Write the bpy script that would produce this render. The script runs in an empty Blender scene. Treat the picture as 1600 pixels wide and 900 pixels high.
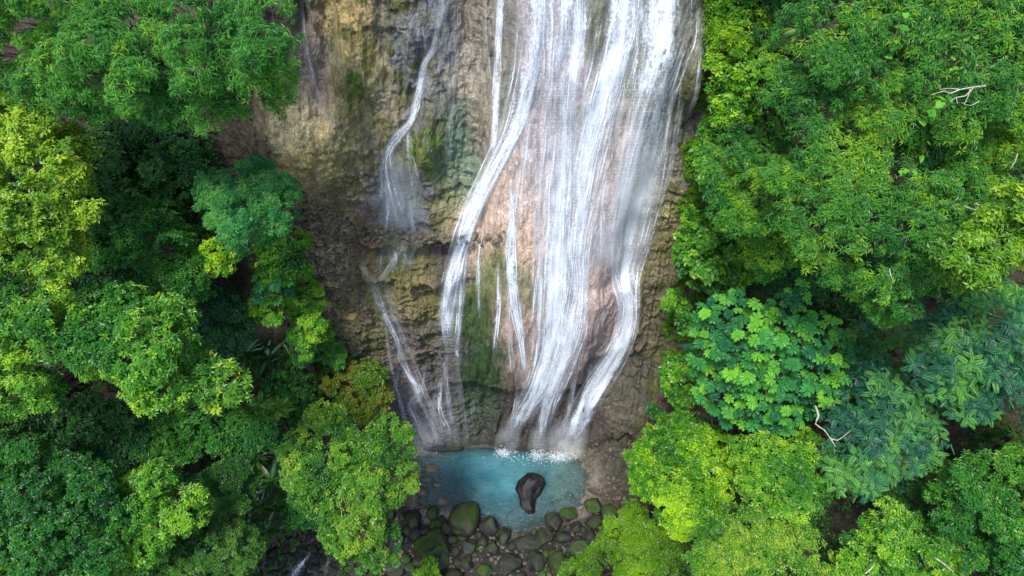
import bpy, bmesh, math, random, time
import numpy as np
from mathutils import Vector
from mathutils.bvhtree import BVHTree
T0 = time.time()
random.seed(7)
RS = np.random.default_rng(11)
SC = bpy.context.scene
COL = SC.collection

# ------------------------------------------------------------------ camera
PITCH = math.radians(50.0)
CAMH = 40.0
FPX = 1600 * 24 / 36.0
cam_d = bpy.data.cameras.new('camera'); cam_d.lens = 24; cam_d.sensor_width = 36
cam_d.clip_start = 0.1; cam_d.clip_end = 2000
cam = bpy.data.objects.new('camera', cam_d); COL.objects.link(cam)
cam.location = (0, 0, CAMH); cam.rotation_euler = (math.radians(90) - PITCH, 0, 0)
SC.camera = cam
# ------------------------------------------------------------------ light
SUN_EL, SUN_AZ = math.radians(68), math.radians(215)      # compass-like: az measured from +Y, clockwise
w = bpy.data.worlds.new('World'); SC.world = w; w.use_nodes = True
nt = w.node_tree
sky = nt.nodes.new('ShaderNodeTexSky'); sky.sky_type = 'NISHITA'; sky.sun_disc = False
sky.sun_elevation = SUN_EL; sky.sun_rotation = SUN_AZ
sky.air_density = 1.0; sky.dust_density = 1.2
nt.links.new(sky.outputs[0], nt.nodes['Background'].inputs[0])
nt.nodes['Background'].inputs[1].default_value = 0.14
sun_d = bpy.data.lights.new('sun', 'SUN'); sun_d.energy = 1.8; sun_d.angle = math.radians(13)
sun_d.color = (1.0, 0.97, 0.94)
sun = bpy.data.objects.new('sun', sun_d); COL.objects.link(sun)
sdir = Vector((math.sin(SUN_AZ) * math.cos(SUN_EL), math.cos(SUN_AZ) * math.cos(SUN_EL), math.sin(SUN_EL)))
sun.rotation_euler = sdir.to_track_quat('Z', 'Y').to_euler(); sun.location = (0, 0, 60)
vs = SC.view_settings
vs.view_transform = 'Standard'; vs.look = 'None'; vs.exposure = 1.3; vs.gamma = 1.0
SC.cycles.max_bounces = 6; SC.cycles.diffuse_bounces = 3; SC.cycles.glossy_bounces = 2
SC.cycles.transmission_bounces = 3; SC.cycles.transparent_max_bounces = 24
SC.cycles.caustics_reflective = False; SC.cycles.caustics_refractive = False
SC.cycles.use_denoising = True

# ------------------------------------------------------------------ helpers
CP, SP = math.cos(PITCH), math.sin(PITCH)
CAM = np.array([0, 0, CAMH], float)
FWD = np.array([0, CP, -SP]); UPV = np.array([0, SP, CP])
def rays(px, py):
    px = np.asarray(px, float); py = np.asarray(py, float)
    a = (px - 800) / FPX; b = (450 - py) / FPX
    return np.stack([a, CP + b * SP, -SP + b * CP], -1)
def at(px, py, k):
    return CAM + rays(px, py) * np.asarray(k, float)[..., None]
def project(P):
    Q = P - CAM
    dpt = Q @ FWD
    dpt = np.where(dpt < 0.5, 0.5, dpt)
    return 800 + FPX * Q[..., 0] / dpt, 450 - FPX * (Q @ UPV) / dpt, dpt
def S(r, g, b):
    return tuple((c / 255.0) ** 2.2 for c in (r, g, b))
def sstep(a, b, x):
    t = np.clip((x - a) / (b - a), 0, 1); return t * t * (3 - 2 * t)
def vnoise(P, seed=0):
    I = np.floor(P).astype(np.int64); F = P - I; F = F * F * F * (F * (F * 6 - 15) + 10)
    def h(ix, iy, iz):
        n = (ix * 374761393 + iy * 668265263 + iz * 1274126177 + seed * 974634777) & 0xffffffff
        n = ((n ^ (n >> 13)) * 1274126177) & 0xffffffff
        n = ((n ^ (n >> 16)) * 2246822519) & 0xffffffff
        return ((n ^ (n >> 15)) & 0xffffff) / 8388608.0 - 1.0
    x, y, z = I[..., 0], I[..., 1], I[..., 2]; fx, fy, fz = F[..., 0], F[..., 1], F[..., 2]
    def lx(yy, zz): return h(x, yy, zz) * (1 - fx) + h(x + 1, yy, zz) * fx
    return (lx(y, z) * (1 - fy) + lx(y + 1, z) * fy) * (1 - fz) + (lx(y, z + 1) * (1 - fy) + lx(y + 1, z + 1) * fy) * fz
def fbm(P, octv=4, seed=0, gain=0.5):
    r = 0; a = 1.0
    for o in range(octv):
        r = r + a * vnoise(P * (2.03 ** o) + o * 17.3, seed + o); a *= gain
    return r
def in_poly(px, py, poly):
    px = np.asarray(px); py = np.asarray(py); ins = np.zeros(px.shape, bool); n = len(poly)
    for i in range(n):
        x1, y1 = poly[i]; x2, y2 = poly[(i + 1) % n]
        if y1 == y2: continue
        c = ((y1 > py) != (y2 > py)) & (px < (x2 - x1) * (py - y1) / (y2 - y1) + x1)
        ins ^= c
    return ins
def edge_dist(px, py, poly):
    best = np.full(np.shape(px), 1e9); n = len(poly)
    for i in range(n):
        ax, ay = poly[i]; bx, by = poly[(i + 1) % n]
        dx, dy = bx - ax, by - ay; L = dx * dx + dy * dy + 1e-9
        t = np.clip(((px - ax) * dx + (py - ay) * dy) / L, 0, 1)
        best = np.minimum(best, np.hypot(px - ax - t * dx, py - ay - t * dy))
    return best
def np_mesh(name, V, F, mats, attrs=None, smooth=False):
    """V (n,3); F (m,3) or (m,4) int array"""
    me = bpy.data.meshes.new(name)
    V = np.ascontiguousarray(V, np.float32); F = np.ascontiguousarray(F, np.int32)
    m, s = F.shape
    me.vertices.add(len(V)); me.vertices.foreach_set('co', V.ravel())
    me.loops.add(m * s); me.loops.foreach_set('vertex_index', F.ravel())
    me.polygons.add(m); me.polygons.foreach_set('loop_start', np.arange(0, m * s, s, dtype=np.int32))
    me.polygons.foreach_set('use_smooth', np.full(m, smooth))
    me.update(calc_edges=True)
    for mm in (mats if isinstance(mats, (list, tuple)) else [mats]): me.materials.append(mm)
    for k, (ty, arr) in (attrs or {}).items():
        a = me.attributes.new(k, ty, 'POINT')
        key = {'FLOAT': 'value', 'FLOAT_COLOR': 'color', 'FLOAT_VECTOR': 'vector'}[ty]
        a.data.foreach_set(key, np.ascontiguousarray(arr, np.float32).ravel())
    return me
def obj(name, me, parent=None, loc=None):
    o = bpy.data.objects.new(name, me); COL.objects.link(o)
    if parent is not None: o.parent = parent
    if loc is not None: o.location = loc
    return o
def tag(o, label=None, cat=None, group=None, kind=None):
    if label: o['label'] = label
    if cat: o['category'] = cat
    if group: o['group'] = group
    if kind: o['kind'] = kind
    return o
def thing(name, label, cat, loc, group=None):
    return tag(obj(name, None, None, loc), label, cat, group)

# ------------------------------------------------------------------ material helpers
def new_mat(name):
    m = bpy.data.materials.new(name); m.use_nodes = True
    t = m.node_tree
    for n in list(t.nodes): t.nodes.remove(n)
    out = t.nodes.new('ShaderNodeOutputMaterial')
    def N(ty, **kw):
        n = t.nodes.new('ShaderNode' + ty)
        for k, v in kw.items():
            if k.startswith('i_'):
                kk = k[2:]; kk = int(kk) if kk.isdigit() else kk.replace('_', ' ')
                n.inputs[kk].default_value = v
            else: setattr(n, k, v)
        return n
    return m, t, out, N, t.links.new
def ramp(N, stops, interp='LINEAR'):
    n = N('ValToRGB'); cr = n.color_ramp; cr.interpolation = interp
    while len(cr.elements) < len(stops): cr.elements.new(0.5)
    for e, (p, c) in zip(cr.elements, stops):
        e.position = p; e.color = (c[0], c[1], c[2], 1) if not isinstance(c, float) else (c, c, c, 1)
    return n
def leaf_material(name, dark, mid, light, transl=0.3, gloss=0.05, rough=0.42, objrand=False):
    m, t, out, N, L = new_mat(name)
    if objrand:
        oi = N('ObjectInfo'); src = oi.outputs['Random']
    else:
        a = N('Attribute', attribute_name='tint'); src = a.outputs['Fac']
    dark = tuple(c * .8 for c in dark); mid = (mid[0] * .95, mid[1] * .94, mid[2] * .76); light = (light[0] * .90, light[1] * .95, light[2] * .7)
    r = ramp(N, [(0.0, dark), (0.5, mid), (1.0, light)]); L(src, r.inputs[0])
    d = N('BsdfDiffuse'); L(r.outputs[0], d.inputs[0])
    tr = N('BsdfTranslucent')
    mx = N('Mix', data_type='RGBA', blend_type='MULTIPLY'); mx.inputs[0].default_value = 1
    L(r.outputs[0], mx.inputs[6]); mx.inputs[7].default_value = (1.5, 1.35, 0.5, 1); L(mx.outputs[2], tr.inputs[0])
    ms = N('MixShader'); ms.inputs[0].default_value = transl; L(d.outputs[0], ms.inputs[1]); L(tr.outputs[0], ms.inputs[2])
    g = N('BsdfGlossy'); g.inputs['Roughness'].default_value = rough; g.inputs[0].default_value = (1, 1, 1, 1)
    m2 = N('MixShader'); m2.inputs[0].default_value = gloss; L(ms.outputs[0], m2.inputs[1]); L(g.outputs[0], m2.inputs[2])
    L(m2.outputs[0], out.inputs[0])
    return m
def rock_material(name, dark, lightc, moss, moss_amt, wet=0.45, scale=2.2, attr=None):
    m, t, out, N, L = new_mat(name)
    g = N('NewGeometry'); tc = g.outputs['Position']
    b = N('BsdfPrincipled')
    n1 = N('TexNoise', i_Scale=scale, i_Detail=6.0, i_Roughness=0.62); L(tc, n1.inputs['Vector'])
    n2 = N('TexNoise', i_Scale=scale * 7, i_Detail=4.0, i_Roughness=0.7); L(tc, n2.inputs['Vector'])
    r = ramp(N, [(0.3, dark), (0.72, lightc)]); L(n1.outputs[0], r.inputs[0])
    sp = ramp(N, [(0.3, 0.6), (0.7, 1.25)]); L(n2.outputs[0], sp.inputs[0])
    mu = N('Mix', data_type='RGBA', blend_type='MULTIPLY'); mu.inputs[0].default_value = 0.8
    L(r.outputs[0], mu.inputs[6]); L(sp.outputs[0], mu.inputs[7])
    col = mu.outputs[2]
    if moss_amt > 0:
        sx = N('SeparateXYZ'); L(g.outputs['Normal'], sx.inputs[0])
        n3 = N('TexNoise', i_Scale=scale * 0.9, i_Detail=5.0); L(tc, n3.inputs['Vector'])
        ad = N('Math', operation='MULTIPLY_ADD'); L(n3.outputs[0], ad.inputs[0]); ad.inputs[1].default_value = 1.8; ad.inputs[2].default_value = -1.25 + moss_amt
        ad2 = N('Math', operation='MULTIPLY_ADD'); L(sx.outputs[2], ad2.inputs[0]); ad2.inputs[1].default_value = 0.35; L(ad.outputs[0], ad2.inputs[2])
        mr = N('MapRange'); L(ad2.outputs[0], mr.inputs[0]); mr.inputs[1].default_value = 0.15; mr.inputs[2].default_value = 0.45
        mm = N('Mix', data_type='RGBA'); L(mr.outputs[0], mm.inputs[0]); L(col, mm.inputs[6])
        rm = ramp(N, [(0.35, tuple(c * 0.45 for c in moss)), (0.7, moss)]); L(n2.outputs[0], rm.inputs[0]); L(rm.outputs[0], mm.inputs[7])
        col = mm.outputs[2]
    L(col, b.inputs['Base Color'])
    rr = ramp(N, [(0.35, wet), (0.65, min(1.0, wet + 0.4))]); L(n1.outputs[0], rr.inputs[0]); L(rr.outputs[0], b.inputs['Roughness'])
    bp = N('Bump', i_Strength=0.6, i_Distance=0.06); L(n2.outputs[0], bp.inputs['Height']); L(bp.outputs[0], b.inputs['Normal'])
    L(b.outputs[0], out.inputs[0])
    return m

# ------------------------------------------------------------------ terrain: one parametric sheet, ground + cliff
def flank(ax):
    return 0.6 * np.log1p(np.exp((ax - 7.5) / 1.2)) * 1.2
POOL = [(632, 725), (655, 706), (690, 699), (735, 697), (790, 699), (840, 701), (880, 705), (905, 715), (920, 738), (925, 760), (912, 788),
        (893, 803), (868, 812), (850, 824), (815, 838), (792, 833), (770, 826), (745, 808), (700, 800), (676, 806), (650, 796), (640, 770), (633, 745)]
DEP = np.array([(740, 740, 2.4), (700, 722, 1.3), (655, 735, .10), (668, 768, .10), (650, 758, .08), (690, 765, .12), (676, 790, .1), (715, 770, .6), (720, 790, .35), (640, 740, .06), (670, 745, .05), (684, 776, .08), (660, 712, .1), (704, 786, .2), (690, 735, .3), (790, 740, 2.6), (760, 770, 1.5),
                (800, 805, .35), (850, 735, .6), (885, 728, .55), (900, 770, .18), (850, 800, .25), (918, 750, .1), (780, 705, 2.4), (700, 795, .25), (830, 712, 1.6), (870, 775, .3), (760, 800, .6)], float)
def floor_z(x, y):
    P = np.stack([x, y, np.zeros_like(x)], -1)
    ax = np.abs(x + 0.3)
    z = flank(ax)
    down = np.clip(14.0 - y, 0, None)
    z = z - 0.16 * down - 0.004 * np.clip(down, 0, 40) ** 1.0
    z = z + 0.30 * np.exp(-((y - 13.6) / 1.4) ** 2) * np.exp(-(x / 9) ** 2)
    z = z + 0.16 * fbm(P * 0.55, 4, 3) * sstep(0, 6, ax) + 0.10 * fbm(P * 1.4, 3, 5) + 0.06
    z = z + (1.3 + 1.1 * np.abs(fbm(P * 0.9, 5, 17, .6))) * sstep(5.0, 8.0, x + 0.15 * (y - 17)) * sstep(14.0, 16.5, y) * (1 - sstep(9, 13, x))
    z = z + 0.8 * fbm(P * 0.16, 3, 9) * sstep(8, 16, ax)
    return z
def pool_depth(px, py):
    d2 = (px[..., None] - DEP[:, 0]) ** 2 + ((py[..., None] - DEP[:, 1]) * 1.5) ** 2
    w_ = np.exp(-d2 / (2 * 26.0 ** 2)) + 1e-12
    return (w_ * DEP[:, 2]).sum(-1) / w_.sum(-1)
# base colours of the rock where the photograph shows them (linear, from sRGB), with spread
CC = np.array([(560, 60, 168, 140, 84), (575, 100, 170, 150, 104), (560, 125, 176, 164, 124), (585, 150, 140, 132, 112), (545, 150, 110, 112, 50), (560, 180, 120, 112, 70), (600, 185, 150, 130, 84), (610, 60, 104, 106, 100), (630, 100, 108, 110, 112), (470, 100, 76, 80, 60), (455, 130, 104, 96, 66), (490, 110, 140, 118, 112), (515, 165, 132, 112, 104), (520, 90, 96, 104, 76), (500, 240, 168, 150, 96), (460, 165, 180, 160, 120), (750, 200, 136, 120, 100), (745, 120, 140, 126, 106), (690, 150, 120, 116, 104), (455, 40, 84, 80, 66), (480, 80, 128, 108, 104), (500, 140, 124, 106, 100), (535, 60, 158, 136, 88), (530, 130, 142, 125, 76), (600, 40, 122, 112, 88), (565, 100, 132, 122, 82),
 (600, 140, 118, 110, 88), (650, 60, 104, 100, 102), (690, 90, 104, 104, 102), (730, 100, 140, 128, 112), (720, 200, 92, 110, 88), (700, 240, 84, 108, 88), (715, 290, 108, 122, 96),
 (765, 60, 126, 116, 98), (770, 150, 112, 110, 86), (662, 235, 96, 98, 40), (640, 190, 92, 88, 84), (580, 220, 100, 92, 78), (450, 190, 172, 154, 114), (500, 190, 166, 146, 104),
 (480, 270, 164, 146, 86), (520, 240, 150, 134, 88), (545, 275, 122, 108, 78), (600, 300, 106, 100, 100), (640, 330, 100, 96, 98), (700, 320, 124, 116, 74), (490, 350, 136, 114, 86), (520, 420, 156, 132, 96), (510, 310, 130, 110, 84), (480, 300, 140, 120, 86),  # rubble slope entries lightened to offset the shade falling on it
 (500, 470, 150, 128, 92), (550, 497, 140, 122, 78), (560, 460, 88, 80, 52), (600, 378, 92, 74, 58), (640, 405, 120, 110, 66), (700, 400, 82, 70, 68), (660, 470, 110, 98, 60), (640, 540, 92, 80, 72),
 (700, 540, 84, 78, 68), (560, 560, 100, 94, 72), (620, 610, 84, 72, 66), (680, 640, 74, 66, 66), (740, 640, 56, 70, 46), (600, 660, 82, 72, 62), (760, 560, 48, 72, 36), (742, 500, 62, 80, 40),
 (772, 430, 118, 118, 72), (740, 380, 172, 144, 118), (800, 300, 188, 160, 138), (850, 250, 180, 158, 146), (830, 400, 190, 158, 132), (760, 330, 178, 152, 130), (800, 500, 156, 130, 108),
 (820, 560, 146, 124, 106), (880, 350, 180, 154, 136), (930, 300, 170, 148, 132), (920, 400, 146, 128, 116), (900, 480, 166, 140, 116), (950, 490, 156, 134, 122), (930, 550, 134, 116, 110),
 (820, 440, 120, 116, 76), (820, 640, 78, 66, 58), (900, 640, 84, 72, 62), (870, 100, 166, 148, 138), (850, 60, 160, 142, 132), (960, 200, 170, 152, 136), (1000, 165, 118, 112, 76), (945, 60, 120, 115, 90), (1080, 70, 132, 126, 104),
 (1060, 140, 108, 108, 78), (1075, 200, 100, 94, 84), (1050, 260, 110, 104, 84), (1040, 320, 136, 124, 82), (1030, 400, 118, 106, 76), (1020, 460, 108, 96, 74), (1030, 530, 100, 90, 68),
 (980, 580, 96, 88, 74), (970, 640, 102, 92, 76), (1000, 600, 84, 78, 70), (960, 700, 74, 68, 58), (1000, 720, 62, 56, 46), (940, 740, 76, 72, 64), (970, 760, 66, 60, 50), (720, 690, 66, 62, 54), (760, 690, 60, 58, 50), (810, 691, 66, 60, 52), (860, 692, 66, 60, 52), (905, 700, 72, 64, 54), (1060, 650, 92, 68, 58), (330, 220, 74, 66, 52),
 (390, 230, 96, 84, 66), (370, 200, 90, 80, 62), (330, 260, 60, 48, 38), (1100, 400, 72, 68, 40), (1120, 100, 92, 92, 42), (700, 680, 92, 80, 72), (780, 680, 70, 66, 56), (700, 850, 30, 27, 23), (800, 866, 30, 27, 23), (620, 840, 30, 27, 23), (880, 850, 30, 27, 23), (960, 800, 44, 37, 30), (660, 880, 30, 27, 23), (760, 850, 30, 27, 23), (830, 850, 30, 27, 23), (860, 890, 30, 27, 23), (800, 900, 30, 27, 23), (620, 890, 42, 38, 33), (740, 890, 42, 38, 33), (440, 850, 92, 80, 68), (470, 880, 104, 92, 80), (510, 850, 70, 60, 50),  # near-black floor entries paint in the shade of the gaps between boulders
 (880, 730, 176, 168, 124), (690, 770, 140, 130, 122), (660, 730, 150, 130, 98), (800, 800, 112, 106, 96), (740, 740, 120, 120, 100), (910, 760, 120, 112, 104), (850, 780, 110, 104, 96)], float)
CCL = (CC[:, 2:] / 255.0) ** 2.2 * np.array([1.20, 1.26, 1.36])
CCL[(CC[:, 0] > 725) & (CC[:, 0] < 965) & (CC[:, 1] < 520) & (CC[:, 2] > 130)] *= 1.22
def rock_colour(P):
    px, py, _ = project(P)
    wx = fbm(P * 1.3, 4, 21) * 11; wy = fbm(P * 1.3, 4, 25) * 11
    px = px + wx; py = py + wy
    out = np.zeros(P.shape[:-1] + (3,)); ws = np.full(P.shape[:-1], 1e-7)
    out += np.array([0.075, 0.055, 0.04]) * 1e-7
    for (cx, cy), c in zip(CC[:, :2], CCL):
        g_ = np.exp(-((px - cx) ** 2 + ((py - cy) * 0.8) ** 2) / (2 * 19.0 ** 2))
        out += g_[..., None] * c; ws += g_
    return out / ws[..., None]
def protrude(px, py, P):
    """how far the rock stands out towards the valley (metres)"""
    def G(cx, cy, sx, sy): return np.exp(-((px - cx) / sx) ** 2 - ((py - cy) / sy) ** 2)
    d = 0.0
    # travertine apron: full in the middle, broken off at a lip above the dark foot
    ap = sstep(690, 775, px + (py - 420) * 0.15) * (1 - sstep(965, 1010, px + (py - 300) * 0.28)) * (1 - sstep(580, 604, py + 10 * vnoise(P * 0.9, 4)))
    d = d + 1.0 * ap + 0.5 * ap * G(860, 430, 110, 190)
    # lips in the upper fall
    d = d + 0.5 * sstep(780, 830, px) * (1 - sstep(900, 965, px)) * (1 - sstep(70, 190, py + (px - 870) * 0.05 + 40 * vnoise(P * [1.6, 1.6, .3], 14)))
    d = d + 0.4 * sstep(975, 1010, px) * (1 - sstep(1085, 1110, px)) * (1 - sstep(135, 185, py + (px - 1010) * 0.25 + 14 * vnoise(P * 1.2, 16)))
    d = d + 0.7 * G(1085, 70, 24, 70) + 0.5 * G(1075, 120, 20, 50)
    d = d + 0.7 * sstep(905, 940, px) * (1 - sstep(995, 1010, px)) * (1 - sstep(535, 556, py)) * sstep(420, 440, py)
    # mossy nose and the two flutes beside it
    d = d + 0.8 * G(662, 232, 26, 42) + 0.35 * G(640, 110, 10, 60) - 0.55 * G(652, 130, 14, 70)
    # left: buttress, gully, stepped ledges
    d = d + 1.3 * G(470, 225, 62, 80) + 0.6 * G(545, 120, 30, 90) - 0.6 * G(505, 130, 16, 90) - 0.5 * G(470, 40, 14, 60)
    lm = sstep(545, 575, px) * (1 - sstep(705, 760, px))
    d = d + lm * (0.8 * (1 - sstep(362, 378, py + 6 * vnoise(P * 1.3, 8))) * sstep(290, 350, py) + 1.0 * sstep(398, 425, py) * (1 - sstep(540, 620, py)) * G(660, 470, 90, 80))
    d = d + 0.7 * lm * (1 - sstep(412, 424, py + 5 * vnoise(P * 1.6, 18))) * sstep(384, 398, py)
    d = d + 1.6 * sstep(560, 640, py) * (1 - sstep(660, 760, py)) * (1 - sstep(560, 640, px)) * 0.6
    d = d + 1.2 * sstep(930, 990, px) * sstep(560, 680, py)
    d = d - 0.3 * G(750, 620, 45, 60)
    return d
xs_core = np.arange(-11.5, 10.5, 0.066)
def grow(start, end, s0, r):
    v = [start]; s = s0
    while abs(v[-1]) < abs(end): v.append(v[-1] + math.copysign(s, end - start)); s *= r
    return np.array(v[1:])
XS = np.concatenate([grow(-11.5, -260, 0.12, 1.09)[::-1], xs_core, grow(10.5, 260, 0.12, 1.09)])
ax = np.abs(XS + 0.3)
FOOT = 20.30 + 0.30 * vnoise(np.stack([XS * .45, XS * 0, XS * 0], -1), 44) + 0.12 * vnoise(np.stack([XS * 1.3, XS * 0, XS * 0], -1), 45) - 0.018 * np.clip(ax - 6.5, 0, 14) ** 2 - 0.5 * np.clip(ax - 20.5, 0, 60)
LEAN = 0.17 + 0.30 * sstep(9, 17, ax)
ZF = floor_z(XS, FOOT)
ZTOP = 36 + 0.12 * np.clip(ax - 12, 0, 100)
SF = np.concatenate([np.arange(0, 13, 0.075), 13 + grow(0, 330, 0.11, 1.1)])[::-1]   # distance in front of the foot
SH = np.concatenate([np.linspace(0, 0.86, 400)[1:], np.linspace(0.86, 1, 20)[1:]])
SB = grow(0, 300, 0.4, 1.18)
nf, nh, nb, nx = len(SF), len(SH), len(SB), len(XS)
Y = np.concatenate([FOOT[None] - SF[:, None], FOOT[None] + LEAN[None] * ((ZTOP - ZF)[None] * SH[:, None]),
                    (FOOT + LEAN * (ZTOP - ZF))[None] + SB[:, None]], 0)
X = np.broadcast_to(XS[None], Y.shape).copy()
Zf = floor_z(X[:nf], Y[:nf]); Zc = ZF[None] + (ZTOP - ZF)[None] * SH[:, None]
Zb = ZTOP[None] + 0.16 * SB[:, None] + 1.5 * fbm(np.stack([X[nf + nh:], Y[nf + nh:], X[nf + nh:] * 0], -1) * 0.05, 3, 2) * sstep(0, 20, SB)[:, None]
Z = np.concatenate([Zf, Zc, Zb], 0)
P = np.stack([X, Y, Z], -1)
# pool basin
fx, fy, _ = project(P[:nf] * [1, 1, 0])
ins = in_poly(fx, fy, POOL); ed = edge_dist(fx, fy, POOL)
dep = pool_depth(fx, fy)
peb = 0.05 * fbm(P[:nf] * 3.1, 3, 12)
basin = -np.minimum(dep * sstep(0, 26, ed), dep) + np.minimum(peb, 0.02)
near = (~ins) & (ed < 26)
Zf2 = np.where(ins, basin + 0.03 * (1 - sstep(0, 6, ed)), np.where(near, P[:nf, :, 2] * sstep(0, 26, ed) + 0.035 + peb * 0.5, P[:nf, :, 2]))
P[:nf, :, 2] = np.where(fy < 900, Zf2, P[:nf, :, 2])
# cliff relief
c0, c1 = nf, nf + nh
Q = P[c0:c1]
qx, qy, _ = project(Q)
core = (1 - sstep(12.0, 16, np.abs(Q[..., 0] + 0.3)))
foot_fade = sstep(0, 1.2, Q[..., 2] - ZF[None])
d = protrude(qx, qy, Q) * core
flute = fbm(Q * [1.6, 1.6, 0.16], 4, 31)
rough = fbm(Q * 0.5, 5, 41, 0.55)
def blocks(S_, wq, seed):
    W_ = Q * S_ + fbm(Q * .8, 3, seed)[..., None] * wq; I = np.floor(W_).astype(np.int64)
    h_ = ((I[..., 0] * 374761393 + I[..., 2] * 668265263 + seed * 974634777) & 0xffffffff); h_ = ((h_ ^ (h_ >> 13)) * 1274126177) & 0xffffffff
    f_ = W_ - I; e_ = np.minimum(np.minimum(f_[..., 0], 1 - f_[..., 0]) / S_[0], np.minimum(f_[..., 2], 1 - f_[..., 2]) / S_[2])
    return ((h_ ^ (h_ >> 16)) & 0xffff) / 32768.0 - 1.0 - .3 * (e_ < .04)
blk = .15 * blocks((.30, 0, 2.5), 1.0, 5) + .09 * blocks((.8, 0, 6.0), 1.4, 6)
led = fbm(Q * [0.45, 0.45, 2.6] + fbm(Q * 0.6, 2, 51)[..., None] * 0.5, 4, 57)
led2 = fbm(Q * [1.1, 1.1, 8.0] + fbm(Q * 0.9, 2, 52)[..., None] * 0.6, 3, 58)
flute2 = fbm(Q * [5.0, 5.0, 0.5], 3, 33)
smooth_zone = sstep(700, 760, qx + (qy - 400) * 0.15) * (1 - sstep(960, 1000, qx + (qy - 300) * 0.25)) * (1 - sstep(575, 600, qy))
strata = (1 - smooth_zone) * (0.07 + 0.93 * np.maximum(sstep(240, 330, qy) * (1 - sstep(730, 790, qx)), .5 * sstep(980, 1010, qx) * sstep(200, 330, qy)))
d = d + 0.20 * flute * (1 - 0.55 * smooth_zone) + 0.26 * fbm(Q * [0.55, 0.55, 0.3], 5, 41, 0.55) * (1 - 0.75 * smooth_zone) + strata * (0.10 * led + 0.05 * led2) + (.06 + .94 * strata) * (1 - smooth_zone) * blk + (0.03 + 0.08 * (1 - strata)) * flute2
rag = 1 - np.abs(fbm(Q * 1.7, 4, 61)); d = d + (1 - smooth_zone) * 0.10 * (rag - 0.7)
wide = fbm(Q * 0.12, 3, 71) * 1.6 * (1 - core)
grain = fbm(Q * [5, 5, 2.5], 3, 81)
d = d + 0.05 * grain * (1 - .6 * smooth_zone)
d = (d + wide) * foot_fade
Q[..., 1] -= d
Q[..., 2] += 0.05 * fbm(Q * 2.1, 3, 91) * foot_fade * core
P[c0:c1] = Q
colr = rock_colour(P[:c1]); 
def grid_faces(r0, r1):
    i = np.arange(r0, r1 - 1)[:, None] * nx + np.arange(nx - 1)[None]
    return np.stack([i, i + 1, i + nx + 1, i + nx], -1).reshape(-1, 4)
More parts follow.
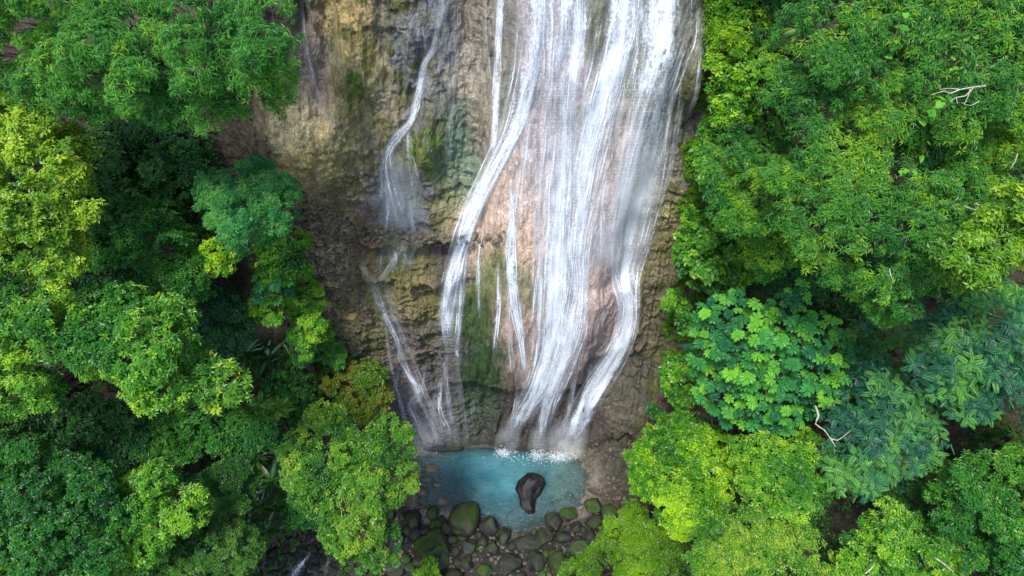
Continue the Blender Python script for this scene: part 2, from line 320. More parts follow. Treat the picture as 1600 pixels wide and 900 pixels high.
# cliff / ground material from the stored rock colour, painted shade included
def terrain_material(name, soil):
    m, t, out, N, L = new_mat(name)
    g = N('NewGeometry'); pos = g.outputs['Position']
    a = N('Attribute', attribute_name='rock')
    b = N('BsdfPrincipled')
    mp = N('Mapping'); mp.inputs['Scale'].default_value = (1, 1, 0.22); L(pos, mp.inputs[0])
    st = N('TexNoise', i_Scale=3.2, i_Detail=7.0, i_Roughness=0.7); L(mp.outputs[0], st.inputs['Vector'])
    fn = N('TexNoise', i_Scale=11.0, i_Detail=6.0, i_Roughness=0.75); L(pos, fn.inputs['Vector'])
    lg = N('TexNoise', i_Scale=1.1, i_Detail=5.0, i_Roughness=0.65); L(pos, lg.inputs['Vector'])
    r1 = ramp(N, [(0.30, (.42, .45, .50)), (0.5, (1.0, 1.0, 1.0)), (0.70, (1.45, 1.38, 1.25))]); L(st.outputs[0], r1.inputs[0])
    r2 = ramp(N, [(0.33, 0.45), (0.5, 1.0), (0.66, 1.6)]); L(fn.outputs[0], r2.inputs[0])
    m1 = N('Mix', data_type='RGBA', blend_type='MULTIPLY'); m1.inputs[0].default_value = 0.85; L(a.outputs['Color'], m1.inputs[6]); L(r1.outputs[0], m1.inputs[7])
    m2 = N('Mix', data_type='RGBA', blend_type='MULTIPLY'); m2.inputs[0].default_value = 0.7; L(m1.outputs[2], m2.inputs[6]); L(r2.outputs[0], m2.inputs[7])
    # algae and ochre blotches
    gr = N('TexNoise', i_Scale=34.0, i_Detail=3.0, i_Roughness=0.7); L(pos, gr.inputs['Vector'])
    r3 = ramp(N, [(0.34, 0.32), (0.5, 1.0), (0.66, 1.75)]); L(gr.outputs[0], r3.inputs[0])
    m2b = N('Mix', data_type='RGBA', blend_type='MULTIPLY'); m2b.inputs[0].default_value = 0.9; L(m2.outputs[2], m2b.inputs[6]); L(r3.outputs[0], m2b.inputs[7]); m2 = m2b
    mpc = N('Mapping'); mpc.inputs['Scale'].default_value = (1, 1, 1.7); L(pos, mpc.inputs[0])
    ck = N('TexNoise', i_Scale=1.5, i_Detail=5.0, i_Roughness=0.6, i_Distortion=0.7); L(mpc.outputs[0], ck.inputs['Vector'])
    ca = N('Math', operation='SUBTRACT', i_1=0.5); L(ck.outputs[0], ca.inputs[0]); cb = N('Math', operation='ABSOLUTE'); L(ca.outputs[0], cb.inputs[0])
    crk = ramp(N, [(0.0, 0.30), (0.014, 0.75), (0.03, 1.0)]); L(cb.outputs[0], crk.inputs[0])
    m2c = N('Mix', data_type='RGBA', blend_type='MULTIPLY'); m2c.inputs[0].default_value = 0.75; L(m2.outputs[2], m2c.inputs[6]); L(crk.outputs[0], m2c.inputs[7]); m2 = m2c
    mo = N('Attribute', attribute_name='algae')
    af = N('Math', operation='MULTIPLY'); rr = ramp(N, [(0.46, 0.0), (0.6, 1.0)]); L(lg.outputs[0], rr.inputs[0]); L(rr.outputs[0], af.inputs[0]); L(mo.outputs['Fac'], af.inputs[1])
    rm = ramp(N, [(0.3, S(44, 52, 24)), (0.55, S(92, 94, 44)), (0.75, S(136, 122, 62))]); L(fn.outputs[0], rm.inputs[0])
    m3 = N('Mix', data_type='RGBA'); L(af.outputs[0], m3.inputs[0]); L(m2.outputs[2], m3.inputs[6]); L(rm.outputs[0], m3.inputs[7])
    L(m3.outputs[2], b.inputs['Base Color'])
    rr2 = ramp(N, [(0.38, 0.28), (0.62, 0.85)]); L(lg.outputs[0], rr2.inputs[0]); L(rr2.outputs[0], b.inputs['Roughness'])
    bp = N('Bump', i_Strength=0.9, i_Distance=0.09); L(fn.outputs[0], bp.inputs['Height'])
    bp2 = N('Bump', i_Strength=0.6, i_Distance=0.12); L(st.outputs[0], bp2.inputs['Height']); L(bp.outputs[0], bp2.inputs['Normal'])
    L(bp2.outputs[0], b.inputs['Normal'])
    L(b.outputs[0], out.inputs[0])
    return m
M_TER = terrain_material('rock_and_soil', None)
full = P.reshape(-1, 3)
rockc = np.zeros((nf + nh + nb, nx, 4)); rockc[..., 3] = 1
rockc[:c1, :, :3] = colr; rockc[c1:, :, :3] = [0.05, 0.06, 0.03]
ppx, ppy, _ = project(P)
alg = np.clip(0.9 * ((ppx > 480) & (ppx < 720) & (ppy < 560)) * sstep(480, 540, ppx) * (1 - sstep(660, 730, ppx)) + 0.8 * sstep(985, 1040, ppx) * (1 - sstep(1120, 1180, ppx)) + 0.4 * sstep(930, 980, ppx) * sstep(540, 600, ppy), 0, 1)
alg[:nf] *= 0.8
def sub_mesh(name, r0, r1, mat):
    F = grid_faces(r0, r1) - r0 * nx
    V = P[r0:r1].reshape(-1, 3)
    return np_mesh(name, V, F, mat, {'rock': ('FLOAT_COLOR', rockc[r0:r1].reshape(-1, 4)), 'algae': ('FLOAT', alg[r0:r1].ravel())}, smooth=False)
ground = obj('ground', sub_mesh('ground', 0, c0 + 1, M_TER)); tag(ground, kind='structure')
cliff = obj('cliff', sub_mesh('cliff', c0, nf + nh + nb, M_TER)); tag(cliff, kind='structure')
BV = BVHTree.FromPolygons(full.tolist(), grid_faces(0, nf + nh + nb).tolist())
print('terrain', time.time() - T0, P.shape)
CAMV = Vector(CAM)
def hit(px, py):
    d_ = rays(px, py)
    r = BV.ray_cast(CAMV, Vector(d_).normalized())
    if r[0] is None: return None, None, None
    k = float((np.array(r[0]) - CAM) @ FWD)
    return np.array(r[0]), np.array(r[1]) if r[1].dot(Vector(d_)) < 0 else -np.array(r[1]), k
def ground_z(x, y):
    r = BV.ray_cast(Vector((x, y, 120)), Vector((0, 0, -1)))
    return r[0].z if r[0] is not None else 0.0

# ------------------------------------------------------------------ pool water
def pool_material():
    m, t, out, N, L = new_mat('pool_water')
    g = N('NewGeometry')
    a = N('Attribute', attribute_name='depth')
    ex = N('Math', operation='MULTIPLY'); L(a.outputs['Fac'], ex.inputs[0]); ex.inputs[1].default_value = -1.0
    e2 = N('Math', operation='EXPONENT'); L(ex.outputs[0], e2.inputs[0])
    mp = N('Mapping'); mp.inputs['Scale'].default_value = (1, 1.7, 1); L(g.outputs['Position'], mp.inputs[0])
    n1 = N('TexNoise', i_Scale=4.2, i_Detail=4.0, i_Roughness=0.6, i_Distortion=0.6); L(mp.outputs[0], n1.inputs['Vector'])
    n0 = N('TexNoise', i_Scale=0.7, i_Detail=3.0); L(g.outputs['Position'], n0.inputs['Vector'])
    bp = N('Bump', i_Strength=0.9, i_Distance=0.22); L(n1.outputs[0], bp.inputs['Height'])
    cr = ramp(N, [(0.3, S(38, 108, 120)), (0.7, S(76, 146, 154))]); L(n0.outputs[0], cr.inputs[0])
    d = N('BsdfDiffuse'); L(cr.outputs[0], d.inputs[0]); L(bp.outputs[0], d.inputs['Normal'])
    tr = N('BsdfTransparent'); tr.inputs[0].default_value = (0.72, 0.9, 0.9, 1)
    mx = N('MixShader'); L(e2.outputs[0], mx.inputs[0]); L(d.outputs[0], mx.inputs[1]); L(tr.outputs[0], mx.inputs[2])
    gl = N('BsdfGlossy'); gl.inputs['Roughness'].default_value = 0.12; L(bp.outputs[0], gl.inputs['Normal'])
    fr = N('Fresnel'); fr.inputs[0].default_value = 1.45; L(bp.outputs[0], fr.inputs['Normal'])
    fm = N('Math', operation='MULTIPLY'); L(fr.outputs[0], fm.inputs[0]); fm.inputs[1].default_value = 2.4; fm.use_clamp = True
    m2 = N('MixShader'); L(fm.outputs[0], m2.inputs[0]); L(mx.outputs[0], m2.inputs[1]); L(gl.outputs[0], m2.inputs[2])
    L(m2.outputs[0], out.inputs[0])
    return m
gx = np.arange(-9, 7.6, 0.12); gy = np.arange(12.4, 21.6, 0.12)
GX, GY = np.meshgrid(gx, gy)
WP = np.stack([GX, GY, 0 * GX], -1)
wpx, wpy, _ = project(WP)
keep = in_poly(wpx, wpy, POOL) | (edge_dist(wpx, wpy, POOL) < 14)
wd = pool_depth(wpx, wpy) * sstep(0, 26, edge_dist(wpx, wpy, POOL)) * in_poly(wpx, wpy, POOL)
ny_, nx_ = GX.shape
ii = (np.arange(ny_ - 1)[:, None] * nx_ + np.arange(nx_ - 1)[None])
kf = keep[:-1, :-1] & keep[1:, 1:] & keep[:-1, 1:] & keep[1:, :-1]
ii = ii[kf]
WP[..., 2] = 0.004 + 0.012 * fbm(WP * 1.6, 3, 15)
pool = obj('pool_water', np_mesh('pool_water', WP.reshape(-1, 3), np.stack([ii, ii + 1, ii + nx_ + 1, ii + nx_], -1), pool_material(), {'depth': ('FLOAT', wd.ravel())}, True))
tag(pool, kind='structure')

# ------------------------------------------------------------------ falling water
def water_material(name, mist=False, base=0.0):
    m, t, out, N, L = new_mat(name)
    a = N('Attribute', attribute_name='flow'); sp = N('SeparateXYZ'); L(a.outputs['Vector'], sp.inputs[0])
    dn = N('Attribute', attribute_name='dens')
    def nz(su, sv, det, off):
        x = N('Math', operation='MULTIPLY_ADD', i_1=su, i_2=off); L(sp.outputs[0], x.inputs[0])
        y = N('Math', operation='MULTIPLY', i_1=sv); L(sp.outputs[1], y.inputs[0])
        c = N('CombineXYZ'); L(x.outputs[0], c.inputs[0]); L(y.outputs[0], c.inputs[1])
        n = N('TexNoise', i_Scale=1.0, i_Detail=det, i_Roughness=0.6); L(c.outputs[0], n.inputs['Vector']); return n.outputs[0]
    def math2(op, p, q, clamp=False):
        n = N('Math', operation=op); n.use_clamp = clamp
        for i, v in enumerate((p, q)):
            if isinstance(v, (int, float)): n.inputs[i].default_value = v
            else: L(v, n.inputs[i])
        return n.outputs[0]
    edge = sp.outputs[2]; den = dn.outputs['Fac']
    if not mist:
        n1 = nz(2.4, 0.22, 4.0, 3.0); n2 = nz(5.5, 0.9, 6.0, 9.0); n3 = nz(16.0, 7.0, 4.0, 1.0)
        v = math2('ADD', math2('ADD', math2('MULTIPLY', n1, 0.36), math2('MULTIPLY', n2, 0.36)), math2('MULTIPLY', n3, 0.28))
        thr = math2('ADD', math2('SUBTRACT', 0.690, math2('MULTIPLY', den, 0.345)), math2('MULTIPLY', math2('SUBTRACT', 1.0, edge), 0.30))
        al = math2('MULTIPLY', math2('SUBTRACT', v, thr), 7.5, True)
        al = math2('ADD', math2('MULTIPLY', al, 0.97), math2('MULTIPLY', math2('MULTIPLY', den, edge), base), True)
    else:
        n1 = nz(0.9, 0.35, 4.0, 3.0)
        al = math2('MULTIPLY', math2('MULTIPLY', den, edge), math2('MULTIPLY', math2('SUBTRACT', n1, 0.22), 1.7), True)
    d = N('BsdfDiffuse'); d.inputs[0].default_value = (0.90, 0.93, 0.97, 1)
    tl = N('BsdfTranslucent'); tl.inputs[0].default_value = (0.90, 0.93, 0.97, 1)
    md = N('MixShader'); md.inputs[0].default_value = 0.12; L(d.outputs[0], md.inputs[1]); L(tl.outputs[0], md.inputs[2])
    tr = N('BsdfTransparent')
    mx = N('MixShader'); L(al, mx.inputs[0]); L(tr.outputs[0], mx.inputs[1]); L(md.outputs[0], mx.inputs[2])
    L(mx.outputs[0], out.inputs[0])
    return m
M_WAT = water_material('white_water', base=0.16); M_MIST = water_material('water_spray', True)
def catmull(pts, step=6.0):
    pts = np.array(pts, float); out = []
    Pp = np.vstack([2 * pts[0] - pts[1], pts, 2 * pts[-1] - pts[-2]])
    for i in range(1, len(Pp) - 2):
        n = max(2, int(np.hypot(*(Pp[i + 1, :2] - Pp[i, :2])) / step))
        for t_ in np.arange(n) / n:
            a_, b_, c_, d_ = Pp[i - 1], Pp[i], Pp[i + 1], Pp[i + 2]
            out.append(0.5 * ((2 * b_) + (c_ - a_) * t_ + (2 * a_ - 5 * b_ + 4 * c_ - d_) * t_ ** 2 + (3 * b_ - a_ - 3 * c_ + d_) * t_ ** 3))
    out.append(Pp[-2]); return np.array(out)
class Flow:
    def __init__(s): s.V = []; s.F = []; s.A = []; s.D = []; s.n = 0
    def ribbon(s, pts, off=0.06, cols=5, dscale=1.0, smooth=4):
        """pts: (px, py, width px, density)"""
        q = catmull(pts); n = len(q)
        tg = np.gradient(q[:, :2], axis=0); tg /= np.linalg.norm(tg, axis=1)[:, None] + 1e-9
        pr = np.stack([tg[:, 1], -tg[:, 0]], -1); pr[pr[:, 0] < 0] *= -1
        cs = np.linspace(-0.5, 0.5, cols)
        px = q[:, None, 0] + pr[:, None, 0] * cs * q[:, None, 2]; py = q[:, None, 1] + pr[:, None, 1] * cs * q[:, None, 2]
        K = np.zeros((n, cols)); last = None
        for i in range(n):
            for j in range(cols):
                h_, _, k = hit(px[i, j], py[i, j])
                if k is None: k = last if last else 30.0
                if last and abs(k - last) > 4: k = last
                K[i, j] = k; last = k
            last = K[i, 0]
        dv = rays(px, py); Ks = K.copy(); top = q[0, 1] <= q[-1, 1]
        order = range(n) if top else range(n - 1, -1, -1); yl = zl = None
        for i in order:                       # water leaves the rock at a lip and drops straight until it meets the rock again
            ys = Ks[i] * dv[i, :, 1] - off; zs = CAMH + Ks[i] * dv[i, :, 2]
            if yl is not None: ys = np.minimum(ys, yl + .03 * np.maximum(zl - zs, 0))
            yl, zl = ys, zs; K[i] = ys / dv[i, :, 1]
        Kp = np.pad(K, ((2, 2), (0, 0)), mode='edge'); K = np.minimum(K, np.stack([Kp[i:i + n] for i in range(5)]).mean(0))
        V = at(px, py, K)
        wm = q[:, 2] * K.mean(1) / FPX
        ro = RS.uniform(0, 90)
        vl = np.concatenate([[0], np.cumsum(np.linalg.norm(np.diff(V[:, cols // 2], axis=0), axis=1))]) + RS.uniform(0, 50)
        A = np.zeros((n, cols, 3)); A[..., 0] = cs * wm.mean() + ro; A[..., 1] = vl[:, None]
        en = np.minimum(np.arange(n), np.arange(n)[::-1]) / max(3.0, n * 0.06)
        A[..., 2] = (np.clip(np.cos(cs * math.pi), 0, 1) ** .8)[None]
        Dn = (q[:, 3] * np.clip(en + (q[:, 1] < 12) * 1.0, 0, 1) * dscale)[:, None] * np.ones(cols)
        i = np.arange(n - 1)[:, None] * cols + np.arange(cols - 1)[None]
        s.F.append(np.stack([i, i + 1, i + cols + 1, i + cols], -1).reshape(-1, 4) + s.n)
        s.V.append(V.reshape(-1, 3)); s.A.append(A.reshape(-1, 3)); s.D.append(Dn.ravel()); s.n += n * cols
    def strands(s, pts, nfil, wmin=4, wmax=9, off=0.10, dens=1.0):
        pts = np.array(pts, float)
        for _ in range(nfil):
            u = RS.uniform(-0.46, 0.46); du = RS.normal(0, 0.10)
            L_ = len(pts) - 1
            span = RS.uniform(0.35, 1.0); a_ = RS.uniform(0, 1 - span) * L_; b_ = a_ + span * L_
            tt = np.linspace(a_, b_, max(4, int(span * L_ * 2) + 1))
            r = []
            for t_ in tt:
                i = min(int(t_), L_ - 1); f_ = t_ - i; p_ = pts[i] * (1 - f_) + pts[i + 1] * f_
                uu = np.clip(u + du * (t_ - a_) / max(L_, 1), -0.5, 0.5)
                r.append((p_[0] + uu * p_[2] + RS.normal(0, 0.8), p_[1], RS.uniform(wmin, wmax), dens * RS.uniform(0.6, 1.05) * min(1, p_[3] + 0.3)))
            s.ribbon(r, off=off + RS.uniform(0, 0.05), cols=3, smooth=3)
    def build(s, name, mat, parent=None):
        return obj(name, np_mesh(name, np.concatenate(s.V), np.concatenate(s.F), mat, {'flow': ('FLOAT_VECTOR', np.concatenate(s.A)), 'dens': ('FLOAT', np.concatenate(s.D))}, True), parent)
fall = obj('waterfall', None, None, (0, 20.5, 0)); tag(fall, kind='structure')
fall_inv = fall.location.copy()
def fall_part(name, fl, mat):
    o = fl.build(name, mat, fall); o.location = -fall_inv; return o
MAIN = {
 'left_curtain': ([(838, -130, 44, .75), (834, 60, 46, .8), (822, 130, 42, .85), (803, 200, 36, .9), (772, 262, 34, .85), (742, 320, 30, .85), (720, 385, 28, .85), (704, 450, 26, .8), (697, 510, 22, .7), (703, 560, 18, .5)], 26),
 'upper_curtain': ([(868, -130, 66, .75), (866, 50, 64, .75), (862, 120, 60, .65), (856, 190, 66, .45), (848, 280, 74, .38), (842, 380, 64, .18)], 30),
 'middle_curtain': ([(905, -130, 48, .85), (898, 60, 52, .85), (890, 130, 44, .75), (884, 210, 46, .7), (880, 290, 52, .85), (872, 380, 44, .95), (866, 470, 42, .95), (862, 550, 42, .95), (840, 610, 36, .9), (812, 655, 24, .8), (793, 702, 16, .8)], 40),
 'great_plume': ([(985, -130, 56, .9), (972, 40, 56, .95), (955, 110, 50, 1.0), (936, 180, 48, 1.0), (920, 250, 48, .85), (908, 320, 44, .8), (899, 390, 30, .75), (902, 450, 26, .75), (892, 520, 34, .8), (872, 580, 32, .85), (852, 640, 22, .8), (840, 704, 17, .8)], 40),
 'right_fan': ([(1035, -130, 90, .85), (1028, 50, 86, .85), (1012, 120, 72, .75), (998, 180, 56, .6), (985, 250, 44, .55), (968, 330, 40, .4), (952, 400, 30, .15)], 34),
 'right_plume': ([(1058, 60, 26, .5), (1040, 130, 36, .6), (1022, 210, 50, .75), (1003, 290, 56, .7), (986, 370, 50, .65), (976, 430, 36, .9), (984, 485, 26, .9), (972, 540, 28, .95), (938, 595, 34, .95), (908, 650, 34, .95), (880, 706, 32, .95)], 34),
}
for nm, (pts, nfil) in MAIN.items():
    fl = Flow(); fl.ribbon([(a, b, w_ * 1.2, d_) for a, b, w_, d_ in pts], off=0.06, cols=11); wide = [(a, b, w_ * 1.5, d_) for a, b, w_, d_ in pts]; fl.strands(wide, int(nfil * .35), 7, 15, dens=.8); fl.strands(wide, int(nfil * .5), 3, 8, dens=.8); fall_part('curtain', fl, M_WAT)
THIN = [
 ([(786, -120, 12, .8), (779, 60, 12, .8), (776, 130, 14, .85), (772, 210, 11, .8), (768, 250, 10, .6)], 5),
 ([(796, 270, 8, .5), (801, 340, 12, .75), (798, 400, 18, .8), (800, 450, 20, .75), (810, 510, 16, .8), (818, 560, 14, .7), (822, 600, 12, .5)], 9),
 ([(798, 440, 8, .5), (793, 500, 9, .5), (800, 560, 10, .45), (806, 600, 9, .3)], 2),
 ([(726, 440, 8, .4), (718, 500, 9, .5), (714, 540, 10, .55), (716, 575, 8, .4)], 2),
 ([(736, 360, 7, .5), (728, 430, 7, .4), (722, 480, 6, .3)], 1),
 ([(1098, 20, 12, .5), (1098, 80, 12, .5), (1090, 140, 9, .5), (1076, 185, 8, .4)], 3),
 ([(1066, 150, 10, .5), (1056, 210, 8, .4), (1046, 270, 7, .35), (1036, 310, 6, .25)], 2),
 ([(697, -60, 16, .5), (692, 20, 18, .5), (682, 70, 16, .6), (664, 95, 10, .75), (656, 130, 11, .85), (650, 160, 12, .8), (642, 190, 10, .85), (622, 212, 18, .85), (606, 235, 14, .85), (604, 262, 22, .7), (614, 310, 34, .62), (626, 350, 38, .55), (630, 374, 34, .4)], 16),
 ([(660, 40, 8, .4), (668, 90, 10, .4), (660, 150, 8, .35), (634, 180, 7, .6), (616, 195, 6, .6), (608, 225, 8, .6)], 2),
 ([(640, 192, 8, .7), (638, 225, 8, .6), (646, 270, 14, .5), (652, 310, 18, .4), (654, 350, 16, .3)], 5),
 ([(604, 385, 10, .5), (614, 405, 10, .45), (622, 422, 8, .35)], 2),
 ([(634, 385, 10, .6), (638, 410, 10, .55), (642, 426, 8, .4)], 2),
 ([(560, 396, 8, .4), (568, 420, 9, .5), (582, 440, 10, .6)], 2),
 ([(652, 656, 12, .6), (640, 680, 12, .5), (650, 704, 14, .4)], 3),
 ([(580, 435, 10, .6), (592, 468, 16, .75), (606, 500, 14, .75), (620, 530, 11, .85), (628, 562, 14, .9), (640, 588, 14, .85), (656, 612, 16, .85), (652, 622, 20, .6), (640, 634, 16, .5), (652, 656, 12, .7), (664, 684, 20, .6), (674, 704, 22, .4)], 10),
 ([(600, 440, 7, .4), (612, 480, 9, .4), (626, 520, 8, .35), (634, 556, 7, .4)], 2),
 ([(690, 580, 10, .6), (688, 605, 8, .7), (686, 630, 9, .7), (692, 655, 10, .7), (702, 676, 14, .6), (706, 694, 14, .45)], 5),
 ([(668, 625, 5, .6), (673, 655, 6, .55), (682, 684, 8, .45)], 2),
 ([(664, 565, 5, .5), (662, 590, 7, .55), (660, 612, 8, .55)], 2),
 ([(740, 610, 6, .4), (738, 640, 7, .5), (737, 656, 6, .4)], 1),
 ([(617, 580, 6, .5), (616, 610, 6, .45), (616, 632, 7, .45)], 1),
 ([(470, -20, 8, .5), (474, 50, 8, .5), (484, 110, 8, .5), (496, 150, 7, .4), (514, 185, 8, .35), (530, 210, 8, .25)], 2),
 ([(712, -20, 8, .35), (712, 60, 10, .4), (708, 140, 12, .35), (702, 210, 10, .35), (698, 260, 9, .25)], 2),
 ([(756, -20, 6, .4), (758, 60, 6, .4), (764, 120, 6, .3)], 1),
 ([(900, 600, 8, .5), (888, 650, 8, .5), (868, 690, 8, .5)], 3),
 ([(812, 600, 8, .5), (806, 640, 8, .5), (794, 680, 8, .5)], 3),
 ([(876, 560, 8, .5), (866, 610, 10, .6), (848, 660, 8, .6), (838, 696, 7, .6)], 4),
 ([(945, 470, 14, .25), (938, 520, 14, .28), (930, 560, 12, .2)], 3),
 ([(930, 170, 10, .25), (926, 230, 14, .25), (935, 300, 18, .2), (925, 360, 14, .15)], 2),
]
for x0_, y0_, x1_, y1_ in ((600, 385, 592, 430), (612, 380, 610, 428), (628, 378, 630, 424), (648, 378, 650, 420), (604, 300, 600, 372), (640, 300, 648, 372), (592, 260, 590, 330),
   (858, 600, 846, 700), (905, 560, 880, 690), (925, 560, 905, 660), (880, 440, 862, 600), (950, 240, 940, 420), (972, 250, 955, 400), (830, 170, 812, 330), (815, 240, 790, 420), (760, 330, 750, 500), (778, 400, 770, 560), (835, 300, 830, 520), (846, 350, 842, 560), (920, 330, 915, 500), (720, 420, 712, 540)):
    xm = (x0_ + x1_) / 2 + RS.normal(0, 4)
    THIN.append(([(x0_, y0_, 6, .55), (xm, (y0_ + y1_) / 2, 8, .7), (x1_, y1_, 6, .5)], 1))
THIN += [([(626, 556, 6, .6), (618, 600, 7, .55), (628, 640, 8, .6), (648, 700, 10, .5)], 2), ([(628, 562, 6, .6), (646, 606, 8, .6), (668, 650, 8, .6), (692, 704, 10, .5)], 2), ([(700, 540, 8, .6), (696, 580, 8, .6), (702, 640, 8, .6), (718, 702, 10, .5)], 2),
 ([(712, 560, 6, .5), (722, 630, 7, .55), (730, 700, 8, .45)], 1), ([(608, 480, 6, .55), (636, 540, 8, .55), (662, 606, 8, .6), (684, 656, 8, .55), (704, 704, 9, .45)], 2), ([(600, 470, 6, .5), (604, 530, 6, .45), (614, 590, 6, .5), (634, 650, 8, .5)], 1), ([(686, 600, 6, .5), (676, 640, 7, .5), (682, 704, 8, .45)], 1), ([(630, 372, 10, .6), (622, 396, 10, .6), (606, 420, 10, .6), (592, 444, 10, .6)], 3)]
for pts, nfil in THIN:
    fl = Flow(); fl.ribbon([(a, b, w_ * (1.15 if pts[0][0] < 715 else 1.5), d_ * (.82 if pts[0][0] < 715 else 1.0)) for a, b, w_, d_ in pts], off=0.05, cols=7); fl.strands(pts, nfil + 2, 2.5, 5, off=0.06, dens=.75 if pts[0][0] < 715 else 1.0); fall_part('rivulet', fl, M_WAT)
fl = Flow()
for pts in ([(815, -130, 90, .45), (812, 60, 90, .45), (800, 160, 80, .4), (780, 250, 70, .35), (750, 340, 60, .3)],
            [(900, -130, 170, .38), (895, 60, 170, .38), (885, 160, 150, .38), (865, 260, 150, .45), (850, 360, 140, .36), (850, 470, 120, .28), (845, 560, 110, .25), (830, 650, 60, .2)],
            [(1010, -130, 150, .4), (1003, 60, 150, .4), (990, 150, 130, .38), (970, 240, 120, .42), (945, 330, 110, .36), (930, 420, 90, .3), (920, 500, 90, .28), (900, 580, 70, .25)],
            [(900, 200, 60, .4), (890, 300, 60, .45), (880, 420, 60, .4), (870, 540, 60, .4)],
            [(695, -60, 50, .3), (680, 60, 44, .32), (660, 130, 34, .3), (640, 190, 36, .3), (615, 250, 60, .42), (625, 330, 84, .5), (630, 372, 90, .42), (622, 400, 70, .4), (618, 430, 60, .3)],
            [(584, 425, 44, .36), (606, 490, 48, .42), (626, 550, 44, .42), (645, 610, 64, .46), (660, 660, 96, .48), (680, 704, 110, .48)],
            [(705, 540, 54, .4), (700, 600, 50, .42), (700, 660, 56, .42), (704, 700, 56, .42)]):
    fl.ribbon([(a, b, w_, d_ * .76) for a, b, w_, d_ in pts], off=0.04, cols=11)
fall_part('water_film', fl, M_WAT)
fl = Flow()
for pts in ([(1010, 190, 80, .4), (1000, 250, 104, .75), (985, 320, 110, .95), (968, 380, 104, .9), (955, 430, 90, .6)],
            [(940, 340, 70, .15), (940, 400, 90, .35), (945, 440, 70, .2)],
            [(866, 160, 90, .15), (852, 240, 110, .35), (845, 330, 100, .2)],
            [(640, 240, 60, .2), (625, 300, 90, .35), (630, 360, 80, .25)],
            [(720, 400, 40, .2), (705, 460, 44, .4), (702, 520, 40, .3)],
            [(660, 640, 50, .1), (668, 680, 70, .35), (690, 705, 80, .3)],
            [(800, 660, 30, .2), (792, 690, 40, .7), (788, 712, 34, .6)], [(843, 660, 26, .2), (840, 690, 34, .6), (840, 714, 30, .6)], [(900, 650, 60, .3), (884, 690, 70, .9), (876, 714, 70, .8)]):
    fl.ribbon([(a, b, w_, d_ * .7) for a, b, w_, d_ in pts], off=0.30, cols=9)
fall_part('spray_veil', fl, M_MIST)
# droplets thrown off the main falls
def droplet_mesh(name, pts, rad, mat):
    v0 = np.array([[1, 0, 0], [-1, 0, 0], [0, 1, 0], [0, -1, 0], [0, 0, 1.6], [0, 0, -1.6]], float); f0 = np.array([[0, 2, 4], [2, 1, 4], [1, 3, 4], [3, 0, 4], [2, 0, 5], [1, 2, 5], [3, 1, 5], [0, 3, 5]])
    n = len(pts); V = pts[:, None] + v0[None] * rad[:, None, None]; F = f0[None] + (np.arange(n) * 6)[:, None, None]
    return np_mesh(name, V.reshape(-1, 3), F.reshape(-1, 3), mat, None, True)
dpts, drad = [], []
for nm, (pts, nfil) in MAIN.items():
    q = catmull(np.array(pts, float), 5.0)
    for _ in range(nfil * 60):
        a_ = q[int(len(q) * RS.uniform(.22, 1) ** .8 * .999)]; u_ = RS.normal(0, .34)
        p_, n_, k_ = hit(a_[0] + u_ * a_[2], a_[1])
        if p_ is None: continue
        dpts.append(at(a_[0] + u_ * a_[2], a_[1], k_ - .08 - RS.exponential(.14))); drad.append(RS.uniform(.004, .013))
# impact foam on the pool: little heaps of white droplets
def blob_mesh(name, pts, rad, mat):
    bm = bmesh.new(); bmesh.ops.create_icosphere(bm, subdivisions=1, radius=1); v0 = np.array([v.co[:] for v in bm.verts]); f0 = np.array([[v.index for v in f.verts] for f in bm.faces]); bm.free()
    n = len(pts); V = pts[:, None] + v0[None] * rad[:, None, None]; F = f0[None] + (np.arange(n) * len(v0))[:, None, None]
    return np_mesh(name, V.reshape(-1, 3), F.reshape(-1, 3), mat, None, True)
m_foam, t_, o_, N_, L_ = new_mat('foam'); b_ = N_('BsdfPrincipled'); b_.inputs['Base Color'].default_value = (.82, .87, .9, 1); b_.inputs['Roughness'].default_value = .6; L_(b_.outputs[0], o_.inputs[0])
fp, frd = [], []
for (cx, cy, sx, n) in ((787, 708, 6, 240), (840, 711, 6, 220), (874, 714, 11, 520), (676, 704, 12, 40), (798, 712, 16, 50), (855, 719, 22, 110)):
    g_ = RS.normal(0, 1, (n, 2))
    for a_, b2 in g_:
        ry = rays(cx + a_ * sx, cy + b2 * 4.0); k = CAMH / -ry[2]; p = CAM + ry * k
        fp.append(p + [0, 0, RS.exponential(0.08)]); frd.append(RS.uniform(.010, .032))
tag(obj('droplets', droplet_mesh('droplets', np.array(dpts), np.array(drad), m_foam)), 'white droplets flying off the main falls', 'droplets', kind='stuff')
foam = obj('foam', blob_mesh('foam', np.array(fp), np.array(frd), m_foam)); tag(foam, 'white foam where the falls strike the teal pool', 'foam', kind='stuff')
print('water', time.time() - T0)
